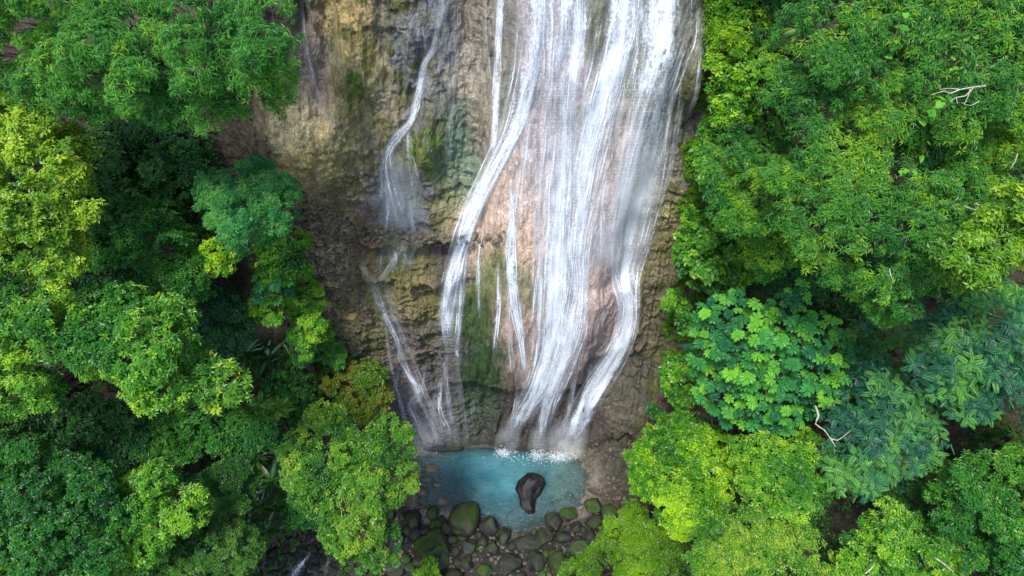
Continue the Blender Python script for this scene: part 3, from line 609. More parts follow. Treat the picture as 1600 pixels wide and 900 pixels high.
# ------------------------------------------------------------------ leaves
def nrm(v): return v / (np.linalg.norm(v, axis=-1, keepdims=True) + 1e-9)
def leaf_arrays(B, D, Nn, L, W, tint, droop=0.25, full=True):
    """one folded leaf per row: 5 vertices, 4 triangles (or 4 and 2)"""
    s = nrm(np.cross(D, Nn)); L = L[:, None]; W = W[:, None]
    dr = droop if np.isscalar(droop) else droop[:, None]
    l = B + D * L * 0.45 - s * W * 0.5 + Nn * W * 0.16 - Nn * dr * L * 0.12
    r = B + D * L * 0.45 + s * W * 0.5 + Nn * W * 0.16 - Nn * dr * L * 0.12
    tip = B + D * L - Nn * dr * L
    n = len(B)
    if full:
        m = B + D * L * 0.5 - Nn * dr * L * 0.2
        V = np.stack([B, l, r, m, tip], 1).reshape(-1, 3)
        f = np.array([[0, 2, 3], [0, 3, 1], [3, 2, 4], [3, 4, 1]]); c = 5
    else:
        V = np.stack([B, l, r, tip], 1).reshape(-1, 3)
        f = np.array([[0, 2, 3], [0, 3, 1]]); c = 4
    F = (f[None] + (np.arange(n) * c)[:, None, None]).reshape(-1, 3)
    return V, F, np.repeat(tint, c)
SPEC = {}
def species(key, dark, mid, light, n=9, L=.25, W=.3, el=(-.25, .55), cover=3.2, young=.12, kind='rosette', full=False, transl=.3, gloss=.03, tvar=.16, droop=.25):
    SPEC[key] = dict(mat=leaf_material('leaf_' + key, dark, mid, light, transl, gloss), n=n, L=L, W=W, el=el, cover=cover, young=young, kind=kind, full=full, tvar=tvar, droop=droop)
species('willow', S(34, 88, 44), S(94, 162, 80), S(150, 190, 76), n=10, L=.19, W=.21, young=.12, cover=3.8, droop=.4)
species('willow_right', S(28, 84, 44), S(80, 146, 68), S(144, 182, 54), n=10, L=.175, W=.23, young=.13, droop=.35)
species('golden', S(50, 108, 26), S(104, 152, 34), S(176, 198, 54), n=8, L=.16, W=.45, young=.2, tvar=.2)
species('lime', S(34, 96, 32), S(76, 142, 40), S(150, 190, 52), n=8, L=.16, W=.42, young=.2, tvar=.2)
species('mid', S(26, 80, 36), S(52, 118, 44), S(104, 160, 52), n=8, L=.155, W=.42, young=.10)
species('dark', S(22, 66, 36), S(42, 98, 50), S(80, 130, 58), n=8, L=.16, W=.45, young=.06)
species('yellow', S(50, 110, 32), S(86, 142, 40), S(170, 190, 60), n=8, L=.22, W=.45, young=.35, tvar=.25)
species('bluefine', S(36, 100, 60), S(66, 140, 80), S(110, 172, 90), n=11, L=.15, W=.26, young=.12, full=False, cover=3.6)
species('fine', S(30, 78, 32), S(66, 116, 46), S(112, 146, 58), n=12, L=.13, W=.35, young=.12, full=False, cover=3.4)
species('feather', S(26, 78, 66), S(54, 122, 90), S(112, 172, 76), n=4, L=.34, W=.30, young=.16, tvar=.24, kind='frond', full=False, cover=2.0, droop=.3)
species('bright', S(42, 102, 18), S(86, 148, 24), S(166, 200, 40), n=8, L=.15, W=.45, young=.3, tvar=.22)
species('sapling', S(40, 96, 26), S(82, 140, 40), S(152, 176, 60), n=8, L=.15, W=.42, young=.14, tvar=.22, gloss=.03)
species('orange_flush', S(38, 90, 20), S(76, 124, 28), S(150, 118, 44), n=8, L=.17, W=.45, young=.05, tvar=.13)
species('moss', S(52, 94, 14), S(88, 134, 18), S(128, 168, 30), n=9, L=.14, W=.4, young=.1, full=False, cover=3.8)
species('climber', S(36, 92, 24), S(78, 140, 36), S(140, 184, 48), n=5, L=.21, W=.85, el=(-.1, .4), young=.15, cover=3.4, tvar=.2)
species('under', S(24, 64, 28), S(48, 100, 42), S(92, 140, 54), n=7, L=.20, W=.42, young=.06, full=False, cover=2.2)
def clusters_to_mesh(C, Nn, ctint, sp):
    """C cluster centres, Nn outward normals, ctint cluster tint 0..1"""
    n = sp['n']; m = len(C)
    C = np.repeat(C, n, 0); Nn = np.repeat(Nn, n, 0); t = np.repeat(ctint, n)
    ref = nrm(RS.normal(0, 1, (m, 3))); ref = np.repeat(ref, n, 0)
    e1 = nrm(np.cross(Nn, ref)); e2 = np.cross(Nn, e1)
    ang = np.tile(np.arange(n) * 2.399963, m) + RS.uniform(-.35, .35, m * n)
    el = RS.uniform(sp['el'][0], sp['el'][1], m * n)
    rad = e1 * np.cos(ang)[:, None] + e2 * np.sin(ang)[:, None]
    D = nrm(rad * np.cos(el)[:, None] + Nn * np.sin(el)[:, None])
    LN = nrm(Nn * np.cos(el)[:, None] - rad * np.sin(el)[:, None] + RS.normal(0, .15, D.shape))
    L = sp['L'] * RS.uniform(.65, 1.2, m * n)
    t = np.clip(t + RS.normal(0, .06, m * n) + .10 * (el > sp['el'][1] * .6), 0, 1)
    if sp['kind'] == 'rosette':
        return leaf_arrays(C + D * .02, D, LN, L, L * sp['W'] * RS.uniform(.85, 1.15, m * n), t, sp['droop'], sp['full'])
    # feathery frond: pairs of leaflets along a drooping rachis
    nl = 9; out = []
    s = nrm(np.cross(D, LN))
    for j in range(nl):
        u = .18 + .82 * j / (nl - 1)
        base = C + D * (L * u)[:, None] - LN * (sp['droop'] * L * u * u)[:, None]
        for sg in (-1, 1):
            ld = nrm(s * sg * .9 + D * (.35 + .4 * u) - LN * .15)
            ll = L * .30 * (1 - .55 * abs(u - .5) ** 1.3 * 1.6)
            out.append(leaf_arrays(base, ld, nrm(LN + RS.normal(0, .12, LN.shape)), ll, ll * .34, np.clip(t + .08 * (u - .5), 0, 1), .15, False))
    V, F, T, o = [], [], [], 0
    for v, f, tt in out: V.append(v); F.append(f + o); T.append(tt); o += len(v)
    return np.concatenate(V), np.concatenate(F), np.concatenate(T)
def crown_clusters(lobes, sp, dens=1.0):
    Cs, Ns, Ts = [], [], []
    carea = math.pi * (sp['L'] * .8) ** 2
    if sp['kind'] == 'frond': carea *= .45
    for (c, r) in lobes:
        n = int(dens * sp['cover'] * 4 * math.pi * r * r * .50 / carea)
        n = max(10, n)
        dv = nrm(RS.normal(0, 1, (int(n * 2.2), 3)))
        up = dv[:, 2] * .75 - dv[:, 1] * .25
        dv = dv[up > -.25][:n]
        bump = 1 + .34 * fbm(dv * 2.0 + c * .7, 3, 5)
        rr = r * bump * np.where(RS.uniform(0, 1, len(dv)) < .75, RS.uniform(.86, 1.06, len(dv)), RS.uniform(.5, .86, len(dv)))
        p = c + dv * rr[:, None] * [1, 1, .82]
        gap = fbm(p * (1.1 / max(r, .4)) * .9 + 31.7, 2, 77)
        k = gap > (-.42 if sp is SPEC['willow'] else -.26)
        p = p[k]; dv = dv[k]
        nn = nrm(dv * .75 + np.array([0, -.12, .75]) + RS.normal(0, .22, dv.shape))
        lobe_t = RS.normal(0, sp['tvar'] * .6)
        patch = fbm(p * .45 + 9.1, 2, 63)
        tt = .42 + lobe_t + RS.normal(0, sp['tvar'] * .55, len(p)) + patch * sp['tvar'] * 1.5
        yg = (RS.uniform(0, 1, len(p)) < sp['young'] * np.clip(.4 + 1.5 * fbm(p * .6 + 3.3, 2, 19) + .6, 0, 2.2))
        tt = np.where(yg, tt + RS.uniform(.22, .5, len(p)), tt)
        Cs.append(p); Ns.append(nn); Ts.append(np.clip(tt, 0, .98))
    return np.concatenate(Cs), np.concatenate(Ns), np.concatenate(Ts)
# wood
def wood_material(name, dark, lightc):
    m, t, out, N, L = new_mat(name)
    g = N('NewGeometry'); mp = N('Mapping'); mp.inputs['Scale'].default_value = (1, 1, .25); L(g.outputs['Position'], mp.inputs[0])
    n = N('TexNoise', i_Scale=9.0, i_Detail=5.0); L(mp.outputs[0], n.inputs['Vector'])
    r = ramp(N, [(.3, dark), (.7, lightc)]); L(n.outputs[0], r.inputs[0])
    b = N('BsdfPrincipled', i_Roughness=.9); L(r.outputs[0], b.inputs['Base Color'])
    bp = N('Bump', i_Strength=.5, i_Distance=.03); L(n.outputs[0], bp.inputs['Height']); L(bp.outputs[0], b.inputs['Normal'])
    L(b.outputs[0], out.inputs[0]); return m
M_BARK = wood_material('bark', S(44, 36, 30), S(96, 84, 70)); M_PALE = wood_material('pale_wood', S(140, 128, 112), S(206, 196, 180)); M_BROWN = wood_material('brown_wood', S(70, 52, 38), S(128, 98, 70))
class Wood:
    def __init__(s): s.V = []; s.F = []; s.n = 0
    def tube(s, pts, radii, sides=7):
        pts = np.array(pts, float); n = len(pts); radii = np.array(radii, float)
        tg = nrm(np.gradient(pts, axis=0)); ref = np.array([.31, .9, .2]); e1 = nrm(np.cross(tg, ref)); e2 = np.cross(tg, e1)
        a = np.arange(sides) * 2 * math.pi / sides
        V = pts[:, None] + radii[:, None, None] * (e1[:, None] * np.cos(a)[None, :, None] + e2[:, None] * np.sin(a)[None, :, None])
        i = np.arange(n - 1)[:, None] * sides; j = np.arange(sides)[None]; j2 = (j + 1) % sides
        s.F.append(np.stack([i + j, i + j2, i + sides + j2, i + sides + j], -1).reshape(-1, 4) + s.n); s.V.append(V.reshape(-1, 3)); s.n += n * sides
    def limb(s, a, b, ra, rb, sag=.12, n=6, sides=7):
        a = np.array(a, float); b = np.array(b, float); t = np.linspace(0, 1, n)[:, None]
        L = np.linalg.norm(b - a); off = RS.normal(0, sag * L * .4, 3) * [1, 1, .4]
        p = a + (b - a) * t + off * np.sin(t * math.pi) + np.array([0, 0, sag * L]) * t * (1 - t)
        p[1:-1] += RS.normal(0, .02 * L, (n - 2, 3))
        s.tube(p, ra + (rb - ra) * t[:, 0] ** .8, sides)
    def mesh(s, name, mat): return np_mesh(name, np.concatenate(s.V), np.concatenate(s.F), mat, None, True)
def lobes_in(poly, k, bulge, lobe_px, density=1.0):
    poly_a = np.array(poly, float); x0, y0 = poly_a.min(0); x1, y1 = poly_a.max(0)
    n = 1400; qx_ = RS.uniform(x0, x1, n); qy_ = RS.uniform(y0, y1, n)
    ok = in_poly(qx_, qy_, poly); qx_, qy_ = qx_[ok], qy_[ok]; ed_ = edge_dist(qx_, qy_, poly)
    mx = max(ed_.max(), 1); sel = []
    for i in range(len(qx_)):
        rp = lobe_px * RS.uniform(.75, 1.3); rp = min(rp, mx * .95)
        if ed_[i] < rp * .45: continue
        rp = min(rp, ed_[i] * 1.25)
        if rp < lobe_px * .35: continue
        if all((qx_[i] - a[0]) ** 2 + (qy_[i] - a[1]) ** 2 > ((rp + a[2]) * .52 / density) ** 2 for a in sel):
            sel.append((qx_[i], qy_[i], rp, ed_[i] / mx))
    if not sel:
        j = int(np.argmax(ed_)); sel = [(qx_[j], qy_[j], mx * .9, 1.0)]
    out = []
    for (a, b, rp, q) in sel:
        dome = 1 - math.sqrt(max(0, 1 - (1 - q) ** 2))
        kk = k + bulge * dome + RS.normal(0, .10 * bulge + .15)
        _, _, kt = hit(a, b)
        r = rp * kk / FPX
        if kt is not None and kk > kt - r * .6: kk = kt - r * .6; r = rp * kk / FPX
        out.append((at(a, b, kk), r))
    return out
def make_tree(name, label, cat, poly, k, sp, lobe_px=34, bulge=3.0, bark=None, dens=1.0, group=None, trunk=True):
    s_ = SPEC[sp]
    pc = np.array(poly, float); pm = pc.mean(0); poly = [tuple(q) for q in pm + (pc - pm) * (1.03 if sp in ('feather', 'moss') else 1.10)]
    lobes = lobes_in(poly, k, bulge, lobe_px * .8)
    cen = np.mean([c for c, r in lobes], 0)
    if group is None: group = {'tree': 'trees crowding the sides of the gorge', 'shrub': 'shrubs between the trees', 'bush': 'shrubs between the trees'}.get(cat)
    ub = nrm(cen - CAM); r_ = BV.ray_cast(Vector(cen), Vector(ub)); v_ = ground_z(cen[0], cen[1])
    base = np.array([cen[0], cen[1], v_])
    if r_[0] is not None: base = np.array(r_[0])
    nr = BV.find_nearest(Vector(cen))
    if np.linalg.norm(cen - base) > 3.5 * nr[3] or base[2] > cen[2] - .1: base = np.array(nr[0])
    gz = base[2]
    root = thing(name, label, cat, tuple(base), group)
    org = base
    C, Nn, T = crown_clusters(lobes, s_, dens)
    V, F, tt = clusters_to_mesh(C, Nn, T, s_)
    cr = obj('crown', np_mesh('crown', V - org, F, s_['mat'], {'tint': ('FLOAT', tt)}), root); cr['kind'] = 'stuff'
    if trunk:
        ctr = cen - org; H = np.linalg.norm(ctr); rb = .05 + .009 * H
        wd_ = Wood(); top = ctr * .86; lean_ = np.array([RS.normal(0, .05) * H, RS.normal(0, .05) * H, -.06 * H])
        tz = np.concatenate([[-.3 / H], np.linspace(0, 1, 8)])[:, None]
        p = top * tz + lean_ * np.sin(np.clip(tz, 0, 1) * math.pi)
        wd_.tube(p, rb * (1.25 - .75 * np.clip(tz[:, 0], 0, 1)), 8)
        for (c, r) in sorted(lobes, key=lambda q: -q[1])[:9]:
            e = c - org - np.array([0, 0, r * .2]); st_ = ctr * max(RS.uniform(.68, .85), 1 - 3.5 / max(H, 1))
            wd_.limb(st_, e, rb * .42, rb * .10 + .008, .1, 6, 6)
            for _ in range(3):
                dv = nrm(RS.normal(0, 1, 3) + np.array([0, 0, .5])); wd_.limb(e * .8 + st_ * .2, e + dv * r * .9, rb * .14 + .006, .006, .08, 4, 5)
        obj('trunk', wd_.mesh('trunk', bark or M_BARK), root)
    return root, lobes
# ------------------------------------------------------------------ the trees and shrubs
TREES = [
 # left side of the gorge
 ('broadleaf_tree', 'huge spreading tree with narrow blue-green leaves beside the top left of the cliff', 'tree', [(-60, -60), (444, -60), (450, 60), (436, 95), (440, 130), (425, 172), (345, 176), (300, 198), (240, 192), (170, 188), (112, 176), (60, 168), (10, 145), (22, 100), (60, 84), (30, 76), (-60, 90)], 20.5, 'willow', 44, 3.5),
 ('broadleaf_tree', 'tall golden-green tree at the left edge, below the blue-green spreading crown', 'tree', [(-70, 150), (20, 160), (60, 170), (112, 205), (142, 245), (146, 290), (150, 325), (128, 360), (140, 395), (120, 428), (90, 436), (40, 428), (-70, 440)], 22.0, 'golden', 38, 3.0),
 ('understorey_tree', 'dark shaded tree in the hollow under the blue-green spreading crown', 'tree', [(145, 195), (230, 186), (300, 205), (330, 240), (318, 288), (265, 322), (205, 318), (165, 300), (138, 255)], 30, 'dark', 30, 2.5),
 ('broadleaf_tree', 'mid-green tree right of the golden-green tree, with one bare twig fork inside', 'tree', [(158, 332), (200, 308), (240, 322), (275, 332), (282, 360), (302, 384), (330, 420), (326, 458), (290, 470), (252, 452), (200, 442), (172, 420), (142, 424), (150, 372)], 27, 'mid', 32, 2.5),
 ('feathery_tree', 'fine-leaved blue-green tree against the rubble slope left of the cliff', 'tree', [(308, 288), (350, 266), (402, 250), (442, 264), (466, 300), (464, 340), (440, 360), (420, 378), (382, 394), (350, 374), (320, 332)], 26, 'bluefine', 22, 2.0),
 ('shrub', 'small bright yellow-green shrub below the fine-leaved blue-green tree', 'shrub', [(314, 386), (332, 374), (352, 384), (366, 402), (364, 420), (345, 432), (322, 420)], 27.5, 'bright', 17, .8),
 ('broadleaf_tree', 'wide lime-green tree low on the left with a small forked bare twig at its top', 'tree', [(-70, 450), (60, 440), (110, 462), (160, 446), (190, 452), (258, 470), (290, 500), (292, 540), (318, 566), (330, 600), (290, 612), (250, 640), (210, 634), (180, 592), (120, 580), (92, 566), (58, 556), (40, 570), (-70, 566)], 23.0, 'lime', 38, 3.0),
 ('flowering_tree', 'tree with yellowing leaves at the right end of the wide lime-green crown', 'tree', [(292, 560), (340, 556), (380, 580), (386, 612), (352, 640), (320, 632), (296, 606)], 24, 'yellow', 24, 1.5),
 ('broadleaf_tree', 'lime-green crown cut by the left edge, under the wide lime-green tree', 'tree', [(-70, 560), (40, 572), (90, 588), (96, 610), (62, 642), (-70, 664)], 25, 'lime', 30, 2.0),
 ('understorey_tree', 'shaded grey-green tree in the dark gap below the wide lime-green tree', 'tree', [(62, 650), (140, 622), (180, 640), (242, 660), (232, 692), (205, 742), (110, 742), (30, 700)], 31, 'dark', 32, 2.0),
 ('broadleaf_tree', 'mottled green tree with grey twigs filling the bottom left corner', 'tree', [(-80, 690), (60, 690), (120, 724), (182, 762), (204, 820), (170, 880), (120, 960), (-80, 960)], 27, 'mid', 38, 2.5),
 ('broadleaf_tree', 'tree with yellow-tipped leaves right of the mottled bottom-left tree', 'tree', [(190, 752), (250, 732), (302, 754), (322, 790), (312, 822), (262, 842), (258, 880), (200, 890), (168, 852), (178, 800)], 28, 'lime', 28, 2.0),
 ('understorey_tree', 'soft fine-leaved dull green tree left of the star-leaved plants', 'tree', [(318, 740), (370, 714), (402, 736), (398, 780), (352, 822), (308, 806)], 31, 'fine', 26, 1.6),
 ('understorey_tree', 'pale fine-leaved tree on the bottom edge beside the brown stream bank', 'tree', [(268, 832), (330, 826), (382, 818), (404, 846), (392, 900), (330, 950), (240, 950), (220, 880)], 30, 'fine', 28, 1.6),
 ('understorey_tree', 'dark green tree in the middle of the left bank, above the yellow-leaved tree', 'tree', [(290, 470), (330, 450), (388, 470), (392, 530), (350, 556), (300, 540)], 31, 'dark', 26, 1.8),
 ('understorey_tree', 'dark green shrubby tree under the yellowing tree, left of the fern', 'tree', [(232, 660), (290, 632), (350, 650), (420, 640), (432, 700), (380, 722), (330, 700), (270, 730), (236, 720)], 32, 'mid', 28, 1.8),
 ('sapling', 'leafy light green tree leaning over the left end of the pool, with orange specks', 'tree', [(446, 696), (476, 672), (496, 636), (540, 650), (562, 684), (604, 656), (652, 690), (640, 722), (642, 762), (600, 800), (632, 834), (604, 884), (548, 870), (508, 842), (500, 804), (468, 792), (452, 752)], 30, 'sapling', 26, 2.4),
 ('shrub', 'red-flushed shrub at the foot of the left cliff above the leaning pool tree', 'shrub', [(476, 604), (502, 574), (542, 562), (592, 574), (608, 622), (582, 654), (540, 662), (492, 644)], 36, 'orange_flush', 22, 1.4),
 ('shrub', 'round bright green shrub under the fine-leaved blue-green tree by the rubble slope', 'shrub', [(400, 384), (430, 366), (462, 380), (474, 412), (450, 440), (410, 430)], 30, 'climber', 18, 1.0),
 ('shrub', 'mottled green shrub strip along the left edge of the rubble slope', 'shrub', [(440, 420), (478, 410), (500, 450), (506, 520), (480, 556), (448, 530), (430, 470)], 33, 'lime', 20, 1.0),
 ('shrub', 'pale fresh green shrub beside the dark tree in the middle of the left bank', 'shrub', [(392, 456), (420, 440), (444, 462), (440, 500), (408, 506), (390, 484)], 31.5, 'climber', 18, 1.0),
 ('shrub', 'dull green shrub left of the red-flushed shrub', 'shrub', [(410, 590), (450, 572), (488, 600), (480, 650), (446, 668), (420, 640)], 34.5, 'mid', 20, 1.0),
 ('shrub', 'small leafy shrub between the star-leaved plants and the leaning pool tree', 'shrub', [(440, 760), (470, 780), (500, 806), (490, 826), (452, 824), (436, 792)], 34.5, 'mid', 16, .8),
 ('shrub', 'shaded shrub in the dark hollow below the golden-green tree', 'shrub', [(40, 440), (120, 434), (190, 440), (160, 452), (110, 466), (62, 448)], 28, 'dark', 16, .8),
 # right side of the gorge
 ('broadleaf_tree', 'great narrow-leaved tree filling the top right corner, with a bare white branch in it', 'tree', [(1238, -60), (1680, -60), (1680, 262), (1500, 252), (1420, 244), (1352, 232), (1262, 222), (1214, 182), (1196, 110), (1230, 40)], 20.5, 'willow_right', 42, 3.0),
 ('broadleaf_tree', 'dull blue-green tree beside the right edge of the cliff, under the top right tree', 'tree', [(1112, 230), (1160, 192), (1232, 216), (1270, 270), (1240, 330), (1190, 360), (1130, 350), (1104, 300)], 23.5, 'willow_right', 32, 2.2),
 ('broadleaf_tree', 'broad narrow-leaved tree in the middle right whose crown ends in a hanging point', 'tree', [(1216, 276), (1300, 226), (1400, 236), (1500, 246), (1580, 290), (1556, 350), (1500, 420), (1446, 446), (1436, 498), (1384, 494), (1322, 450), (1262, 402), (1226, 344)], 20.5, 'willow_right', 38, 3.0),
 ('broadleaf_tree', 'sunny yellow-green crown at the right edge below the top right tree', 'tree', [(1462, 376), (1520, 342), (1560, 310), (1590, 282), (1680, 270), (1680, 420), (1566, 408), (1544, 440), (1492, 450), (1468, 424)], 18.5, 'golden', 32, 2.0),
 ('climbing_shrub', 'bright lime climber hanging beside the top right edge of the waterfall', 'shrub', [(1120, -40), (1200, -40), (1216, 60), (1190, 140), (1168, 190), (1124, 200), (1108, 120)], 25, 'bright', 22, 1.2),
 ('climbing_shrub', 'yellow-green shrub clinging to the rock right of the falling spray', 'shrub', [(1096, 190), (1130, 188), (1142, 240), (1120, 300), (1096, 290), (1086, 240)], 27, 'climber', 18, .8),
 ('climbing_shrub', 'large-leaved climber on the right bank above the palmate tree', 'shrub', [(1064, 356), (1110, 330), (1172, 350), (1200, 392), (1180, 440), (1120, 456), (1074, 440), (1060, 400)], 29.5, 'climber', 24, 1.2),
 ('shrub', 'yellow-tipped shrub between the large-leaved climber and the hanging crown', 'shrub', [(1160, 350), (1200, 330), (1240, 344), (1262, 380), (1230, 420), (1190, 440), (1170, 400)], 27, 'lime', 22, 1.2),
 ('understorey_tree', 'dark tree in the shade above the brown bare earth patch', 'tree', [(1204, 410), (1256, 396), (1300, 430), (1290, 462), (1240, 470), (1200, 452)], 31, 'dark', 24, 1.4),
 ('feathery_tree', 'blue-green feather-leaved tree at the right edge, below the sunny crown', 'tree', [(1424, 510), (1500, 470), (1560, 444), (1680, 430), (1680, 680), (1566, 662), (1500, 646), (1440, 610), (1420, 560)], 24, 'feather', 34, 2.2),
 ('feathery_tree', 'blue-green feather-leaved tree right of the palmate tree with a pale curved branch', 'tree', [(1296, 660), (1330, 600), (1360, 560), (1420, 590), (1470, 640), (1484, 690), (1430, 742), (1384, 744), (1360, 776), (1304, 756), (1286, 700)], 25.5, 'feather', 32, 2.2),
 ('feathery_tree', 'shaded dark teal feather-leaved tree between the earth patch and the right edge', 'tree', [(1330, 500), (1380, 500), (1440, 500), (1440, 580), (1380, 600), (1330, 580)], 29, 'feather', 30, 1.6),
 ('broadleaf_tree', 'brilliant yellow-green tree right of the boulders below the pool', 'tree', [(998, 696), (1020, 672), (1060, 650), (1102, 668), (1140, 690), (1152, 742), (1130, 780), (1150, 806), (1112, 842), (1062, 838), (1034, 800), (1002, 786), (992, 740)], 28.5, 'bright', 26, 2.2),
 ('broadleaf_tree', 'green tree with lime lower edge under the palmate tree', 'tree', [(1142, 692), (1198, 684), (1250, 668), (1292, 700), (1292, 772), (1246, 812), (1200, 802), (1164, 772)], 27, 'lime', 28, 2.0),
 ('broadleaf_tree', 'light green tree on the bottom edge below the lime-edged tree', 'tree', [(1088, 846), (1150, 792), (1212, 802), (1270, 838), (1302, 900), (1284, 960), (1080, 960)], 27, 'sapling', 30, 2.0),
 ('broadleaf_tree', 'lime-topped tree on the bottom edge beside the brown dry-leaf patch', 'tree', [(1312, 870), (1340, 820), (1392, 788), (1446, 820), (1500, 858), (1510, 960), (1290, 960)], 26.5, 'lime', 30, 2.0),
 ('broadleaf_tree', 'green tree with long pointed leaves filling the bottom right corner', 'tree', [(1444, 742), (1520, 722), (1600, 700), (1690, 690), (1690, 970), (1560, 950), (1524, 880), (1478, 820)], 25.5, 'mid', 34, 2.4),
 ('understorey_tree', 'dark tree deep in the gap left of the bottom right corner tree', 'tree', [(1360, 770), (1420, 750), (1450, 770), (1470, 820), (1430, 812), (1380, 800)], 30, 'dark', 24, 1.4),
 ('mossy_bush', 'dense moss-green bush between the boulders and the brilliant yellow-green tree', 'bush', [(962, 800), (986, 784), (1032, 808), (1064, 850), (1066, 900), (1040, 960), (866, 960), (872, 900), (924, 856)], 35, 'moss', 34, 1.2, None, 1.15),
 ('shrub', 'leafy shrub on the rock ledge left of the palmate tree', 'shrub', [(1036, 566), (1066, 552), (1094, 580), (1090, 624), (1060, 636), (1036, 606)], 34, 'climber', 18, .8),
 ('shrub', 'dark-based shrub on the slope under the palmate tree, above the brilliant tree', 'shrub', [(1050, 650), (1080, 644), (1130, 670), (1150, 700), (1110, 690), (1060, 676)], 31, 'lime', 16, .8),
 ('mossy_bush', 'low tuft of bright grass on top of the flat boulder below the pool', 'bush', [(645, 890), (660, 866), (684, 878), (694, 910), (650, 930)], 37, 'moss', 12, .4),
]
for lab, cx, cy, r, k_, sp_ in (('small green shrub at the lower edge of the rubble slope', 478, 548, 24, 34.5, 'mid'), ('light green shrub on the rubble slope left of the yellow slab', 504, 520, 17, 35, 'lime'), ('low green shrub between the mottled strip and the yellow slab', 474, 484, 20, 33.5, 'climber'),
  ('leafy shrub filling the corner above the red-flushed shrub', 520, 556, 20, 35.5, 'mid'), ('green tuft shrub under the golden soil patch beside the blue-green tree', 470, 376, 16, 31, 'lime'), ('shrub on the rock between the palmate tree and the right plume of the falls', 1056, 470, 19, 32, 'lime'),
  ('small climber shrub on the right rock wall below the large-leaved climber', 1076, 508, 17, 31, 'climber'), ('lime shrub on the right rock edge beside the falling spray', 1078, 342, 15, 29, 'bright'), ('green tuft shrub at the right rock foot above the brilliant tree', 1024, 640, 15, 36, 'mid'), ('low shrub beside the pool shore, left of the brilliant tree', 990, 712, 13, 38, 'lime')):
    TREES.append(('shrub', lab, 'shrub', [(cx + r * (1 + .25 * math.sin(3 * t_ + cx)) * math.cos(t_), cy + r * (1 + .25 * math.cos(2 * t_ + cy)) * math.sin(t_)) for t_ in np.linspace(0, 5.6, 9)], k_, sp_, r * .6, .6))
LOB = {}
for a in TREES:
    o, lb = make_tree(*a, trunk=True); LOB[a[1]] = lb
print('trees', time.time() - T0)

# palmate tree: every umbrella leaf is a part
def palmate_mesh(n=9, seed=0, mat=None):
    rs = np.random.default_rng(seed); V = [[0, 0, 0]]; F = []
    for i in range(n):
        a = 2 * math.pi * (i + .5) / (n + .6) + rs.uniform(-.08, .08); L = .46 * rs.uniform(.85, 1.08) * (1 if 0 < i < n - 1 else .8)
        d_ = np.array([math.cos(a), math.sin(a), 0]); s_ = np.array([-d_[1], d_[0], 0]); b = len(V)
        for (u, wd_, z) in ((.35, .050, .04), (.78, .098, .01), (1.0, 0, -.08)):
            c = d_ * L * u + np.array([0, 0, z])
            if wd_: V += [c - s_ * wd_ + [0, 0, -.0], c + [0, 0, .035], c + s_ * wd_]
            else: V += [c]
        F += [(0, b, b + 1), (0, b + 1, b + 2), (b, b + 3, b + 4), (b, b + 4, b + 1), (b + 1, b + 4, b + 5), (b + 1, b + 5, b + 2), (b + 3, b + 6, b + 4), (b + 4, b + 6, b + 5)]
    nv = len(V)
    for j in range(5):   # petiole
        a = j * 2 * math.pi / 5; V += [[.012 * math.cos(a), .012 * math.sin(a), -.01], [.012 * math.cos(a) - .25, .012 * math.sin(a) - .1, -.5]]
    for j in range(5):
        a, b = nv + 2 * j, nv + 2 * ((j + 1) % 5); F += [(a, b, b + 1), (a, b + 1, a + 1)]
    return np_mesh('palmate_leaf', np.array(V), np.array(F), mat)
M_PALM = leaf_material('leaf_palmate', S(38, 98, 62), S(66, 140, 70), S(118, 180, 62), .28, .015, .4, objrand=True)
PM = [palmate_mesh(n, s_, M_PALM) for n, s_ in ((9, 1), (10, 2), (8, 3), (9, 4))]
